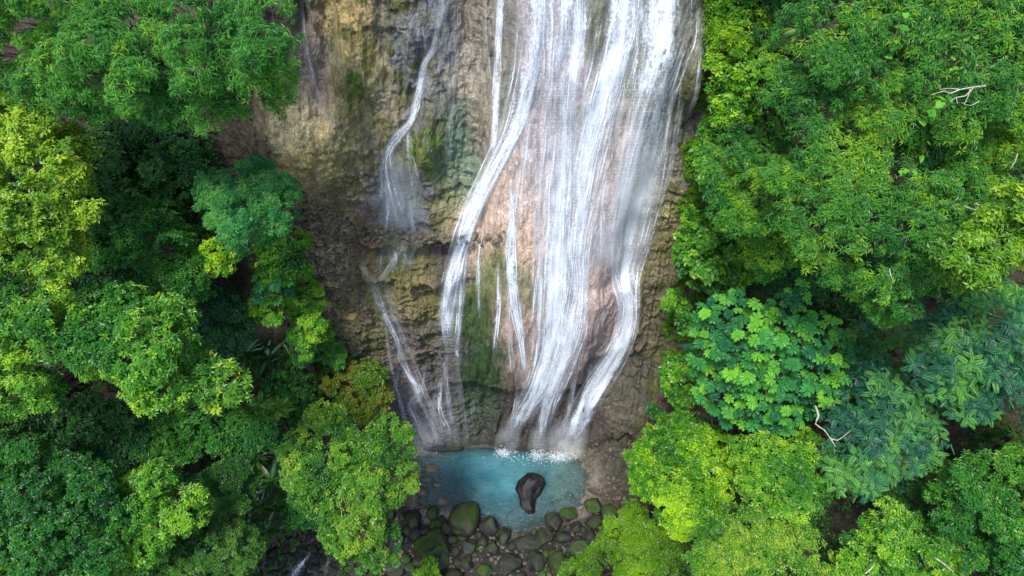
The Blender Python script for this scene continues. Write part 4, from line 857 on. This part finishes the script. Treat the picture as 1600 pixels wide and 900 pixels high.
def palmate_tree(label, poly, k, spacing, size, bulge, cat='tree', name='palmate_tree', maxn=190):
    arr = np.array(poly, float); x0, y0 = arr.min(0); x1, y1 = arr.max(0); sel = []
    for _ in range(9000):
        a, b = RS.uniform(x0, x1), RS.uniform(y0, y1)
        if not in_poly(np.array([a]), np.array([b]), poly)[0]: continue
        if all((a - c) ** 2 + (b - e) ** 2 > (spacing * (.8 if len(sel) > 60 else 1)) ** 2 for c, e, _ in sel):
            sel.append((a, b, float(edge_dist(np.array([a]), np.array([b]), poly)[0])))
        if len(sel) >= maxn: break
    mx = max(s_[2] for s_ in sel); pts = []
    for a, b, e in sel:
        q = e / mx; kk = k + bulge * (1 - math.sqrt(max(0, 1 - (1 - q) ** 2))) + RS.uniform(-.3, 1.1)
        _, _, kt = hit(a, b)
        if kt is not None: kk = min(kk, kt - .5)
        pts.append(at(a, b, kk))
    pts = np.array(pts); cen = pts.mean(0); gz = min(ground_z(cen[0], cen[1]), cen[2] - .8)
    org = np.array([cen[0], cen[1], gz])
    root = thing(name, label, cat, tuple(org), None)
    for i, p in enumerate(pts):
        o = obj('leaf', PM[i % 4], root, tuple(p - org))
        o.scale = (size * RS.uniform(.66, 1.12),) * 3
        out = nrm((p - cen) * [1, 1, 0] + 1e-3); t_ = RS.uniform(.0, .3)
        nv = Vector((out[0] * t_ + RS.normal(0, .26), out[1] * t_ - .15 + RS.normal(0, .26), 1)).normalized()
        qt = nv.to_track_quat('Z', 'Y'); qt.rotate
        from mathutils import Quaternion
        o.rotation_mode = 'QUATERNION'; o.rotation_quaternion = Quaternion(nv, RS.uniform(0, 6.28)) @ qt
    wd_ = Wood(); H = cen[2] - gz; rb = .05 + .018 * H
    tz = np.linspace(-.1, 1, 7)[:, None]; wd_.tube(np.array([0, 0, H * .75]) * tz + np.array([.15, .1, 0]) * np.sin(tz * 3), rb * (1.2 - .6 * np.clip(tz[:, 0], 0, 1)), 8)
    for p in pts[::max(1, len(pts) // (40 if len(pts) > 40 else 3))]:
        wd_.limb([0, 0, H * RS.uniform(.45, .74)], p - org - [0, 0, .4], rb * .4, .02, .08, 6, 6)
    obj('trunk', wd_.mesh('trunk', M_BARK), root)
    return root
palmate_tree('palmate tree with big round many-fingered green leaves on the right bank', [(1074, 540), (1090, 480), (1140, 452), (1200, 470), (1258, 440), (1268, 480), (1312, 500), (1336, 560), (1320, 610), (1284, 640), (1240, 676), (1180, 670), (1130, 660), (1096, 630), (1084, 590)], 25.5, 14.6, .75, 2.0, maxn=240)
palmate_tree('small palmate sapling with dark fingered leaves beside the left rubble slope', [(396, 430), (424, 408), (452, 424), (452, 464), (420, 478), (398, 462)], 29.5, 15, .8, .5, 'sapling', 'palmate_sapling', 14)
# star-leaved plants
def strap_leaf(seed, mat):
    rs = np.random.default_rng(seed); V = []; F = []; L = 1.0
    us = [0, .2, .45, .7, .88, 1.0]; ws = [.03, .06, .085, .075, .045, 0]
    dr = rs.uniform(.25, .5)
    for u, wd_ in zip(us, ws):
        z = .22 * u - dr * u * u
        V += [[u * L, -wd_, z + .02], [u * L, 0, z - .02], [u * L, wd_, z + .02]]
    for i in range(len(us) - 1):
        a = 3 * i; F += [(a, a + 3, a + 4, a + 1), (a + 1, a + 4, a + 5, a + 2)]
    return np_mesh('strap_leaf', np.array(V), np.array(F), mat)
M_STRAP = leaf_material('leaf_strap', S(26, 86, 40), S(50, 122, 52), S(128, 172, 68), .25, .09, .35, objrand=True)
SM = [strap_leaf(s_, M_STRAP) for s_ in range(3)]
STARS = [(384, 555, 33, 'leftmost of the row of star-leaved plants below the mottled shrub strip'), (420, 560, 36, 'star-leaved plant with yellow heart, middle of its row on the left bank'),
 (452, 556, 28, 'star-leaved plant at the right end of the row by the rubble slope'), (350, 562, 26, 'small shaded star-leaved plant under the dark tree of the left bank'),
 (402, 716, 30, 'topmost star-leaved plant in the clump left of the leaning pool tree'), (436, 706, 32, 'star-leaved plant touching the leaning pool tree, top of the clump'),
 (388, 760, 30, 'star-leaved plant at the left end of the clump, against dull fine foliage'), (424, 752, 36, 'big star-leaved plant with a yellow leaf in the middle of the clump'),
 (410, 792, 30, 'dark star-leaved plant under the yellow-leaved one in the clump'), (450, 776, 28, 'star-leaved plant partly under the leaning pool tree'),
 (420, 830, 32, 'lowest star-leaved plant, above the brown stream bank'), (390, 820, 26, 'dark star-leaved plant low at the left of the clump'), (458, 818, 26, 'star-leaved plant low at the right of the clump by the bank')]
for (a, b, r, lab) in STARS:
    _, _, kt = hit(a, b); kk = kt - 1.6; p = at(a, b, kk); gz = min(ground_z(p[0], p[1]), p[2] - .5)
    root = thing('star_leaved_plant', lab, 'plant', (p[0], p[1], gz), 'star-leaved plants on the left bank'); H = p[2] - gz; size = r * kk / FPX
    wd_ = Wood(); wd_.tube([[0, 0, -.1], [.03, .02, H * .5], [0, 0, H]], [.07, .055, .045], 7); obj('stem', wd_.mesh('stem', M_BROWN), root)
    n = 15
    for i in range(n):
        o = obj('leaf', SM[i % 3], root, (0, 0, H)); o.rotation_mode = 'XYZ'
        o.rotation_euler = (RS.normal(0, .15), -RS.uniform(-.15, .55) if i < 10 else -RS.uniform(.5, .95), i * 2.39996 + RS.uniform(-.2, .2)); o.scale = (size * RS.uniform(.8, 1.1), size * RS.uniform(.9, 1.2), size)
# ferns
def frond_mesh(mat):
    n = 17; u = np.linspace(.1, 1, n); B, D, Nn, L = [], [], [], []
    for t_ in u:
        for sg in (-1, 1):
            B.append([t_, 0, .35 * t_ - .5 * t_ * t_]); D.append([.35, sg, -.1]); Nn.append([0, 0, 1]); L.append(.26 * math.sin(math.pi * (t_ * .85 + .12)) + .02)
    B, D, Nn, L = np.array(B, float), nrm(np.array(D, float)), np.array(Nn, float), np.array(L)
    V, F, T = leaf_arrays(B, D, Nn, L, L * .26 + .02, np.full(len(B), .5), .2, True); return np_mesh('frond', V, F, mat)
M_FERN = leaf_material('leaf_fern', S(52, 112, 28), S(92, 152, 44), S(130, 178, 60), .3, .05, .45, objrand=True); FM = frond_mesh(M_FERN)
for (a, b, r, lab) in ((432, 640, 30, 'bright green fern with long fronds left of the red-flushed shrub'), (1210, 62, 40, 'bright fern with broad arching fronds beside the lime climber, top right'), (1180, 92, 34, 'lower bright fern under the broad arching one, beside the lime climber'), (408, 300 + 330, 22, 'small fern at the left of the long-fronded fern')):
    _, _, kt = hit(a, b); kk = min(kt - 1.5, 26.0 if a > 1000 else 33.5); p = at(a, b, kk); gz = min(ground_z(p[0], p[1]), p[2] - .4); H = p[2] - gz; size = r * kk / FPX
    root = thing('fern', lab, 'fern', (p[0], p[1], gz), 'ferns on the banks'); wd_ = Wood(); wd_.tube([[0, 0, -.1], [.04, 0, H * .5], [0, 0, H]], [.09, .07, .06], 7); obj('stem', wd_.mesh('stem', M_BROWN), root)
    for i in range(10):
        o = obj('frond', FM, root, (0, 0, H)); o.rotation_euler = (0, RS.uniform(-.35, .1), i * .628 + RS.uniform(-.15, .15)); o.scale = (size * RS.uniform(.85, 1.15),) * 3
# climbing vines with heart-shaped leaves
def heart_mesh(mat):
    pts = [(0, 0), (-.16, .30), (-.05, .42), (.25, .46), (.6, .36), (.85, .16), (1.0, 0), (.85, -.16), (.6, -.36), (.25, -.46), (-.05, -.42), (-.16, -.30)]
    V = [[.35, 0, -.06]] + [[x - .0, y, .05 * abs(y) * 2 - .12 * max(0, x - .5)] for x, y in pts]
    F = [(0, 1 + i, 1 + (i + 1) % 12) for i in range(12)]; return np_mesh('heart_leaf', np.array(V, float), np.array(F), mat)
M_HEART = leaf_material('leaf_heart', S(58, 126, 44), S(92, 168, 50), S(120, 186, 56), .35, .03, .4, objrand=True); HM = heart_mesh(M_HEART)
VINES = [([(1412, 20), (1406, 36), (1398, 60), (1392, 78), (1384, 96)], 15, 'short vine of round bright leaves in the top right tree'),
 ([(1540, 40), (1520, 52), (1506, 66), (1502, 84), (1494, 98), (1490, 112)], 14, 'longer vine of round bright leaves climbing near the right edge of the top right tree'),
 ([(1478, 152), (1466, 160), (1458, 176), (1446, 184), (1440, 182)], 17, 'vine of big yellow-green leaves below the bare white branch'),
 ([(1448, 228), (1440, 246), (1430, 260), (1418, 268), (1388, 280)], 13, 'vine of small bright leaves along the seam under the top right tree'),
 ([(1176, 100), (1182, 118), (1174, 134), (1184, 148), (1176, 162)], 14, 'vine of rounded bright leaves next to the lime climber')]
for path, px_, lab in VINES:
    q = catmull(np.array(path, float), 9.0); kk = 19.2 if path[0][0] > 1300 else 23.6
    ws_ = [at(a, b, kk + .15 * math.sin(i)) for i, (a, b) in enumerate(q)]; org = ws_[-1]
    root = thing('climbing_vine', lab, 'vine', tuple(org), 'vines with round leaves in the right-hand trees'); wd_ = Wood(); wd_.tube(np.array(ws_) - org - [0, 0, .05], np.full(len(ws_), .012), 5); obj('stem', wd_.mesh('stem', M_BROWN), root)
    for i, p in enumerate(ws_):
        o = obj('leaf', HM, root, tuple(p - org + RS.normal(0, .06, 3))); o.scale = (px_ * .75 * kk / FPX * RS.uniform(.8, 1.2),) * 3; o.rotation_euler = (RS.normal(.45, .25), RS.normal(0, .25), RS.uniform(0, 6.28))
# bare branches
def bare_branch(label, paths, k, r_px, mat, name='bare_branch', dk=0.0):
    W_ = Wood(); allp = []
    for path, rs_ in paths:
        q = catmull(np.array(path, float), 8.0); pts = [at(a, b, k + dk * i / len(q) + .04 * math.sin(i * 1.7)) for i, (a, b) in enumerate(q)]; allp += pts
        W_.tube(pts, np.linspace(rs_, max(.6, rs_ * .35), len(pts)) * k / FPX * .3, 6)
    org = np.array(allp[0]); W_.V = [v - org for v in W_.V]
    o = obj(name, W_.mesh(name, mat), None, tuple(org)); tag(o, label, 'branch'); return o
bare_branch('bare white forked branch in the gap of the top right tree', [([(1540, 134), (1522, 136), (1500, 140), (1484, 146), (1476, 142), (1456, 148)], 4.2), ([(1522, 136), (1508, 150), (1494, 152), (1484, 160)], 3.6), ([(1516, 138), (1512, 152), (1506, 164)], 3.0), ([(1500, 140), (1484, 138), (1468, 140)], 2.8), ([(1494, 152), (1496, 162)], 2.4), ([(1530, 158), (1516, 165), (1502, 160)], 2.4), ([(1484, 146), (1478, 152)], 2)], 18.6, 4, M_PALE)
bare_branch('pale curved leafless branch under the right edge of the palmate tree', [([(1274, 634), (1279, 650), (1274, 662), (1288, 672), (1298, 686), (1306, 698)], 5), ([(1296, 684), (1308, 688), (1320, 680), (1330, 672)], 3.2)], 24.0, 5, M_PALE)
bare_branch('small bare twig fork at the top of the wide lime-green crown', [([(206, 514), (220, 500), (232, 494), (250, 502)], 2.6), ([(206, 514), (222, 515)], 2)], 22.0, 3, M_BROWN)
bare_branch('short grey stick poking out at the right beside the sunny crown', [([(1524, 318), (1534, 322), (1544, 327)], 5), ([(1506, 322), (1520, 327), (1536, 328)], 3)], 19.4, 4, M_PALE)
bare_branch('pale stick near the bottom right corner tree', [([(1462, 872), (1476, 882), (1490, 894)], 4.5)], 24.6, 4, M_PALE)
bare_branch('pale stick at the bottom edge left of the lime-topped tree', [([(1352, 896), (1360, 890), (1366, 882)], 4)], 25, 4, M_PALE)
bare_branch('thin pale twig hanging in the middle right crown', [([(1390, 420), (1392, 430), (1396, 440)], 3), ([(1391, 428), (1387, 432)], 2)], 19.8, 3, M_PALE)
bare_branch('small dry twig at the right edge under the white branch', [([(1590, 240), (1586, 252), (1580, 262)], 4)], 19.0, 4, M_PALE)
print('plants', time.time() - T0)
# ------------------------------------------------------------------ ground cover, rubble
def scatter(name, label, cat, sp, polys, n, hmin, hmax, kind='stuff', tmid=.4, dens_noise=.0, sizej=1.0):
    s_ = SPEC[sp]; C, Nn, T = [], [], []
    for poly in polys:
        arr = np.array(poly, float); x0, y0 = arr.min(0); x1, y1 = arr.max(0)
        m = int(n * (x1 - x0) * (y1 - y0) / 10000.0)
        a = RS.uniform(x0, x1, m); b = RS.uniform(y0, y1, m); ok = in_poly(a, b, poly)
        for px_, py_ in zip(a[ok], b[ok]):
            p, nn, k = hit(px_, py_)
            if p is None: continue
            if dens_noise and fbm(p[None] * .8, 2, 33)[0] < dens_noise - .4: continue
            h_ = RS.uniform(hmin, hmax); C.append(p + nn * h_); Nn.append(nn * .6 + np.array([0, -.1, .6]) + RS.normal(0, .25, 3)); T.append(tmid + RS.normal(0, .16) + .25 * (RS.uniform() < s_['young']))
    V, F, tt = clusters_to_mesh(np.array(C), nrm(np.array(Nn)), np.clip(np.array(T), 0, 1), s_)
    o = obj(name, np_mesh(name, V, F, s_['mat'], {'tint': ('FLOAT', tt)})); tag(o, label, cat, None, kind); return o
BANKS = [[(-90, 150), (300, 190), (330, 330), (460, 360), (490, 560), (470, 660), (470, 840), (380, 960), (-90, 960)], [(1160, -60), (1690, -60), (1690, 960), (1060, 960), (1085, 700), (1130, 640), (1110, 560), (1100, 470), (1130, 300)]]
def undergrowth(name, label, sp, n, rlo, rhi, lift):
    s_ = SPEC[sp]; lobes = []
    for poly in BANKS:
        arr = np.array(poly, float); x0, y0 = arr.min(0); x1, y1 = arr.max(0)
        m = int(n * (x1 - x0) * (y1 - y0) / 1e5); a = RS.uniform(x0, x1, m); b = RS.uniform(y0, y1, m); ok = in_poly(a, b, poly)
        for px_, py_ in zip(a[ok], b[ok]):
            p, nn, k = hit(px_, py_)
            if p is None: continue
            r = RS.uniform(rlo, rhi); lobes.append((p + nn * RS.uniform(0, lift) + np.array([0, 0, RS.uniform(0, lift)]), r))
    C, Nn, T = crown_clusters(lobes, s_, .36); V, F, tt = clusters_to_mesh(C, Nn, T, s_)
    tag(obj(name, np_mesh(name, V, F, s_['mat'], {'tint': ('FLOAT', tt)})), label, 'undergrowth', None, 'stuff')
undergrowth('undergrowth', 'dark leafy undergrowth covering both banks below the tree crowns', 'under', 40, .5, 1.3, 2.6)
undergrowth('fine_undergrowth', 'fine-leaved ferny undergrowth mixed into the shade of both banks', 'fine', 12, .4, .9, 1.5)
# the wood goes on down the valley and up the sides, outside the photograph
wl = []
for _ in range(520):
    x_, y_ = RS.uniform(-50, 50), RS.uniform(-22, 26); r = RS.uniform(1.3, 2.6)
    if abs(x_) < 3.5 and y_ > -6: continue
    z_ = ground_z(x_, y_); c_ = np.array([x_, y_, z_ + RS.uniform(.3, 1.0) * r])
    ux, uy, ud = project(c_[None]); m_ = r * 1.5 * FPX / float(ud[0])
    if -m_ < ux[0] < 1600 + m_ and -m_ < uy[0] < 900 + m_ and ud[0] > 1: continue
    if z_ > 34: continue
    wl.append((c_, r))
species('wood', S(26, 74, 32), S(60, 118, 46), S(120, 160, 56), n=6, L=.55, W=.45, young=.12, cover=1.5)
C, Nn, T = crown_clusters(wl, SPEC['wood'], .8); V, F, tt = clusters_to_mesh(C, Nn, T, SPEC['wood'])
tag(obj('woodland', np_mesh('woodland', V, F, SPEC['wood']['mat'], {'tint': ('FLOAT', tt)})), 'green wood continuing down the valley beyond the gorge', 'wood', None, 'stuff')
scatter('rock_creeper', 'yellow-green creeper and moss tufts on the rock right of the waterfall', 'creeper', 'moss',
        [[(1096, -20), (1130, -20), (1140, 200), (1100, 320), (1078, 330), (1096, 200)], [(1052, 400), (1090, 400), (1110, 560), (1060, 560)], [(1036, 470), (1066, 480), (1080, 600), (1046, 610)], [(1080, 180), (1130, 180), (1110, 340), (1060, 350)], [(1110, -20), (1180, -20), (1180, 200), (1120, 200)]], 900, .02, .4, dens_noise=.12, tmid=.45)
scatter('bank_moss', 'green moss tufts on the mossy nose and left cliff', 'moss', 'moss', [[(644, 205), (684, 200), (690, 270), (640, 266)], [(420, 165), (446, 158), (450, 205), (424, 200)], [(484, -10), (508, -10), (514, 26), (494, 30)], [(540, 110), (566, 120), (566, 150), (540, 146)], [(836, 872), (900, 860), (910, 920), (830, 920)], [(600, 830), (640, 850), (620, 900), (590, 900)], [(720, 838), (760, 846), (750, 870), (715, 866)]], 130, .0, .08, tmid=.25, dens_noise=.25)
scatter('bank_shrubbery', 'small green sprouts along the foot of the left rubble slope', 'sprouts', 'lime', [[(466, 500), (520, 540), (600, 570), (600, 600), (480, 590), (440, 540)], [(440, 570), (500, 570), (500, 680), (430, 680)]], 160, .05, .5, tmid=.45, dens_noise=.15)
def ico(sub):
    bm = bmesh.new(); bmesh.ops.create_icosphere(bm, subdivisions=sub, radius=1); v = np.array([q.co[:] for q in bm.verts]); bm.verts.index_update(); f = np.array([[q.index for q in p.verts] for p in bm.faces]); bm.free(); return v, f
ICO = {s_: ico(s_) for s_ in (1, 2, 3, 4)}
def boulder_verts(sub, rx, ry, rz, seed, cuts=7, rough=.10, ang=.62):
    v, f = ICO[sub]; rs = np.random.default_rng(seed); p = v.copy()
    for _ in range(cuts):
        nn = nrm(rs.normal(0, 1, 3)); dd = rs.uniform(ang, .88); h_ = p @ nn - dd; p = p - np.where(h_ > 0, h_ * .92, 0)[:, None] * nn
    p = p + v * (rough * fbm(v * 1.7 + seed * 3.1, 4, seed % 97))[:, None]
    ext = np.abs(p).max(0); p = p / ext
    return p * [rx, ry, rz], f
GREYS = (S(46, 42, 38), S(122, 114, 102))
M_BOULD = rock_material('mossy_boulder', S(22, 21, 18), S(66, 62, 51), S(54, 80, 16), .46, .5)
M_BOULD2 = rock_material('grey_boulder', S(18, 18, 17), S(56, 55, 50), S(48, 66, 20), .28, .5)
M_WET = rock_material('wet_black_rock', S(9, 9, 9), S(40, 38, 35), S(40, 50, 20), .0, .22, 3.0)
M_TAN = rock_material('tan_rock', S(84, 74, 60), S(146, 130, 104), S(70, 80, 30), .15, .6)
M_YEL = rock_material('yellow_slab', S(140, 120, 66), S(190, 168, 104), S(90, 96, 40), .0, .7)
M_SCREE = rock_material('scree', S(56, 48, 40), S(138, 124, 102), S(60, 70, 26), .0, .8, 5.0)
bn = [100]
def boulder(label, px_, py_, rx, ry, mat, group=None, hz=.75, sink=.25, name='boulder', sub=4, tilt=0.0, rough=.10, ang=.5, cuts=11, rot=None, level=None):
    p, nn, k = hit(px_, py_); bn[0] += 1
    if level is not None: d_ = rays(px_, py_); k = (level - CAMH) / d_[2]; p = CAM + d_ * k
    sx, sy = rx * k / FPX, ry * k / FPX / .93; sz = min(sx, sy) * hz
    V, F = boulder_verts(sub, sx, sy, sz, bn[0], cuts, rough, ang)
    if rot:
        c_, s_ = math.cos(rot), math.sin(rot); V = V @ np.array([[c_, s_, 0], [-s_, c_, 0], [0, 0, 1]])
    if tilt: c_, s_ = math.cos(tilt), math.sin(tilt); V = V @ np.array([[c_, 0, -s_], [0, 1, 0], [s_, 0, c_]])
    o = obj(name, np_mesh(name, V, F, mat, None, True), None, tuple(p + np.array([0, .1 * sy, sz * (1 - 2 * sink) * .5])))
    return tag(o, label, 'rock' if name != 'boulder' else 'boulder', group)
GB = 'boulders damming the pool'
BOULD = [
 ('largest mossy boulder at the near edge of the pool, green on its left side', 724, 815, 26, 30, M_BOULD, .95, .66),
 ('dark angular boulder right of the largest mossy one, at the water', 766, 823, 18, 17, M_BOULD2, .9, .55),
 ('dark upright boulder at the lowest tip of the pool', 787, 842, 11, 17, M_BOULD2, 1.0, .6),
 ('small mossy round boulder left of the largest mossy boulder', 677, 804, 11, 12, M_BOULD, .9, .7),
 ('blocky dark boulder under the leaning pool tree', 645, 816, 16, 18, M_BOULD2, .9, .55),
 ('broad flat boulder with grass on it, below the largest mossy boulder', 682, 862, 36, 32, M_BOULD, .7, .6),
 ('rounded grey boulder right of the broad flat boulder', 732, 858, 14, 13, M_BOULD2, .8, .65),
 ('square-cut grey block in the bottom row right of the flat boulder', 731, 880, 11, 13, M_BOULD2, .9, .5),
 ('small grey boulder between the square block and the pool tip', 770, 857, 12, 11, M_BOULD2, .8, .6),
 ('dark boulder at the left of the flat boulder', 618, 848, 16, 18, M_BOULD2, .8, .6),
 ('pale rounded stone on the dark boulder left of the flat boulder', 622, 867, 10, 8, M_TAN, .7, .75),
 ('wide low boulder left at the bottom edge under the leaning tree', 615, 890, 20, 14, M_BOULD2, .6, .6),
 ('dark mossy boulder between the flat boulder and the largest mossy one', 697, 826, 10, 12, M_BOULD2, .8, .6),
 ('long dark boulder right of the pool tip', 822, 852, 24, 12, M_BOULD2, .7, .6),
 ('dark boulder right of the pool outlet, touching the water', 864, 820, 16, 16, M_BOULD2, .8, .6),
 ('mossy dark boulder at the right end of the pool edge', 888, 806, 16, 12, M_BOULD, .7, .6),
 ('greenish flat boulder beside the driftwood log', 928, 792, 17, 12, M_BOULD, .7, .55),
 ('greenish block under the flat boulder by the driftwood', 928, 816, 16, 14, M_BOULD2, .8, .5),
 ('dark boulder in the row below the pool, right of centre', 850, 842, 17, 14, M_BOULD2, .8, .6),
 ('low mossy boulder against the moss-green bush', 905, 858, 18, 13, M_BOULD, .6, .65),
 ('bright moss-covered boulder at the bottom right of the boulder field', 872, 884, 18, 18, M_BOULD, .8, .75),
 ('grey boulder at the bottom edge in the centre of the field', 795, 886, 22, 18, M_BOULD2, .7, .6),
 ('wide dark boulder left of the bright moss-covered one', 838, 880, 18, 20, M_BOULD2, .7, .6),
 ('small dark boulder in front of the driftwood', 900, 826, 11, 10, M_BOULD2, .8, .6),
 ('mossy lump at the bottom edge right of the square block', 756, 894, 14, 12, M_BOULD, .7, .7),
 ('pale ledge stone at the left shore of the pool', 640, 778, 15, 9, M_TAN, .5, .7),
 ('brown shore rock at the upper left corner of the pool', 668, 752, 14, 8, M_TAN, .45, .7),
 ('dark rock slab sloping into the upper left of the pool', 690, 700, 34, 8, M_BOULD2, .6, .7),
]
for lab, a, b, rx, ry, mt, hz, an in BOULD: boulder(lab, a, b, rx, ry, mt, GB, hz, .25, ang=an)
boulder('big wet black rock standing in the teal pool', 832, 768, 27, 23, M_WET, None, .8, .3, ang=.40, cuts=14, rough=.10, level=-.1)
boulder('low wet black rock leaning against the big one in the pool', 828, 789, 16, 17, M_WET, None, .7, .3, ang=.42, cuts=14, rough=.08, rot=.4, level=-.1)
for lab, a, b, rx, ry in (('flat brown stone awash at the left end of the pool, nearest the cliff', 676, 733, 13, 7), ('low brown stone at the left end of the pool beside the leaning tree', 660, 768, 13, 7), ('small brown stone awash beside the mossy round boulder', 691, 784, 9, 6), ('little flat stone between the brown stones at the left end of the pool', 684, 757, 8, 5), ('brown stone under the tip of the leaning tree at the pool', 652, 742, 12, 8)):
    boulder(lab, a, b, rx, ry, M_TAN, 'brown stones at the left end of the pool', .5, .42, name='rock', sub=3, level=-.04)
GS = 'brown rocks just under the water'
for lab, a, b, rx, ry in (('sunken tan rock in the middle shallows near the outlet', 803, 818, 9, 10), ('flat tan rock breaking the water right of the largest mossy boulder', 760, 801, 12, 6), ('square sunken brown rock right of the wet black rocks', 866, 786, 8, 6), ('round sunken brown rock near the right shore', 889, 777, 9, 8)):
    boulder(lab, a, b, rx, ry, M_TAN, GS, .6, .5, name='rock', sub=3, level=-.22)
boulder('yellow tilted slab lying on the left rubble slope', 550, 496, 18, 8, M_YEL, None, .8, .2, name='rock', sub=3, ang=.45, tilt=-.25)
# smaller stones
taken = [(b[1], b[2], max(b[3], b[4])) for b in BOULD]; cnt = 0
ZONE = [(590, 800), (640, 790), (690, 806), (745, 812), (790, 838), (850, 828), (910, 796), (960, 790), (950, 830), (900, 870), (880, 920), (590, 920)]
for _ in range(3000):
    a, b = RS.uniform(580, 965), RS.uniform(785, 920)
    if not in_poly(np.array([a]), np.array([b]), ZONE)[0]: continue
    r = RS.uniform(9, 19) if cnt < 22 else RS.uniform(5, 10)
    if all((a - x) ** 2 + (b - y) ** 2 > (r * .8 + q * .62) ** 2 for x, y, q in taken):
        taken.append((a, b, r)); cnt += 1
        boulder('small dark stone wedged among the boulders below the pool', a, b, r * RS.uniform(.9, 1.3), r * RS.uniform(.8, 1.1), M_BOULD2 if RS.uniform() < .7 else M_BOULD, 'small stones among the boulders', .75, .3, name='stone', sub=2)
    if cnt > 46: break
def rubble(name, label, polys, n, r0, r1, mat):
    Vs, Fs, o_ = [], [], 0
    for poly in polys:
        arr = np.array(poly, float); x0, y0 = arr.min(0); x1, y1 = arr.max(0); m = int(n * (x1 - x0) * (y1 - y0) / 10000.0)
        a = RS.uniform(x0, x1, m); b = RS.uniform(y0, y1, m); ok = in_poly(a, b, poly)
        for i, (px_, py_) in enumerate(zip(a[ok], b[ok])):
            p, nn, k = hit(px_, py_)
            if p is None: continue
            r = r0 + (r1 - r0) * RS.uniform() ** 3
            v, f = boulder_verts(1, r * RS.uniform(.8, 1.5), r * RS.uniform(.7, 1.1), r * RS.uniform(.5, .8), i, 4, .12)
            an = RS.uniform(0, 6.28); v = v @ np.array([[math.cos(an), math.sin(an), 0], [-math.sin(an), math.cos(an), 0], [0, 0, 1]])
            Vs.append(v + p + nn * r * .2); Fs.append(f + o_); o_ += len(v)
    ob = obj(name, np_mesh(name, np.concatenate(Vs), np.concatenate(Fs), mat, None, False)); tag(ob, label, 'rubble', None, 'stuff'); return ob
rubble('rubble', 'brown broken stones strewn over the left rubble slope', [[(460, 290), (520, 330), (570, 360), (560, 430), (580, 500), (540, 540), (500, 520), (480, 430), (440, 340)], [(560, 350), (700, 368), (790, 360), (780, 380), (680, 385), (560, 378)]], 620, .03, .17, M_SCREE)
rubble('stream_stones', 'dark stones and brown litter on the bank of the little stream at the lower left', [[(400, 840), (480, 820), (540, 850), (600, 880), (600, 920), (400, 920)]], 420, .04, .28, M_BOULD2)
scatter('stream_moss', 'moss and small leaves along the little stream at the lower left', 'moss', 'lime', [[(400, 860), (450, 830), (470, 850), (430, 920), (390, 920)], [(505, 850), (600, 870), (600, 920), (520, 920)]], 90, .02, .3, tmid=.3)
rubble('gravel', 'pebbles and stones on the shores of the pool', [[(620, 700), (680, 715), (670, 790), (610, 800)], [(900, 700), (1000, 680), (1000, 790), (930, 790)], [(600, 790), (960, 800), (900, 900), (600, 900)]], 300, .02, .12, M_SCREE)
# driftwood
def ground_path(pts, lift): 
    out = []
    for a, b in pts:
        p, nn, k = hit(a, b); out.append(p + np.array([0, 0, lift]))
    return np.array(out)
for lab, pts, r, mt in (('pale broken driftwood log at the right shore of the pool', [(915, 763), (926, 765), (936, 768)], .10, M_BROWN), ('dark driftwood log lying behind the pale one at the right shore', [(918, 768), (936, 776), (952, 786), (966, 796)], .09, M_BARK), ('thin stick across the boulders below the driftwood logs', [(908, 800), (914, 788), (918, 776)], .03, M_BROWN)):
    q = ground_path(pts, .25); W_ = Wood(); org = q[0].copy(); W_.tube(q - org, np.linspace(r, r * .55, len(q)), 8); o = obj('driftwood', W_.mesh('driftwood', mt), None, tuple(org)); tag(o, lab, 'driftwood', 'driftwood by the pool')
# little stream on the lower left
fl = Flow(); fl.ribbon([(486, 858, 10, .7), (476, 874, 16, .8), (458, 900, 20, .8), (440, 930, 22, .8)], off=.05); fl.strands([(486, 858, 10, .7), (476, 874, 16, .8), (458, 900, 20, .8)], 5, 3, 6)
fl.ribbon([(520, 862, 8, .6), (512, 880, 10, .6), (506, 900, 8, .5)], off=.05)
so = fl.build('stream', M_WAT); tag(so, kind='structure')
print('done', time.time() - T0, sum(len(o.data.polygons) for o in bpy.data.objects if o.type == 'MESH'), len(bpy.data.objects))
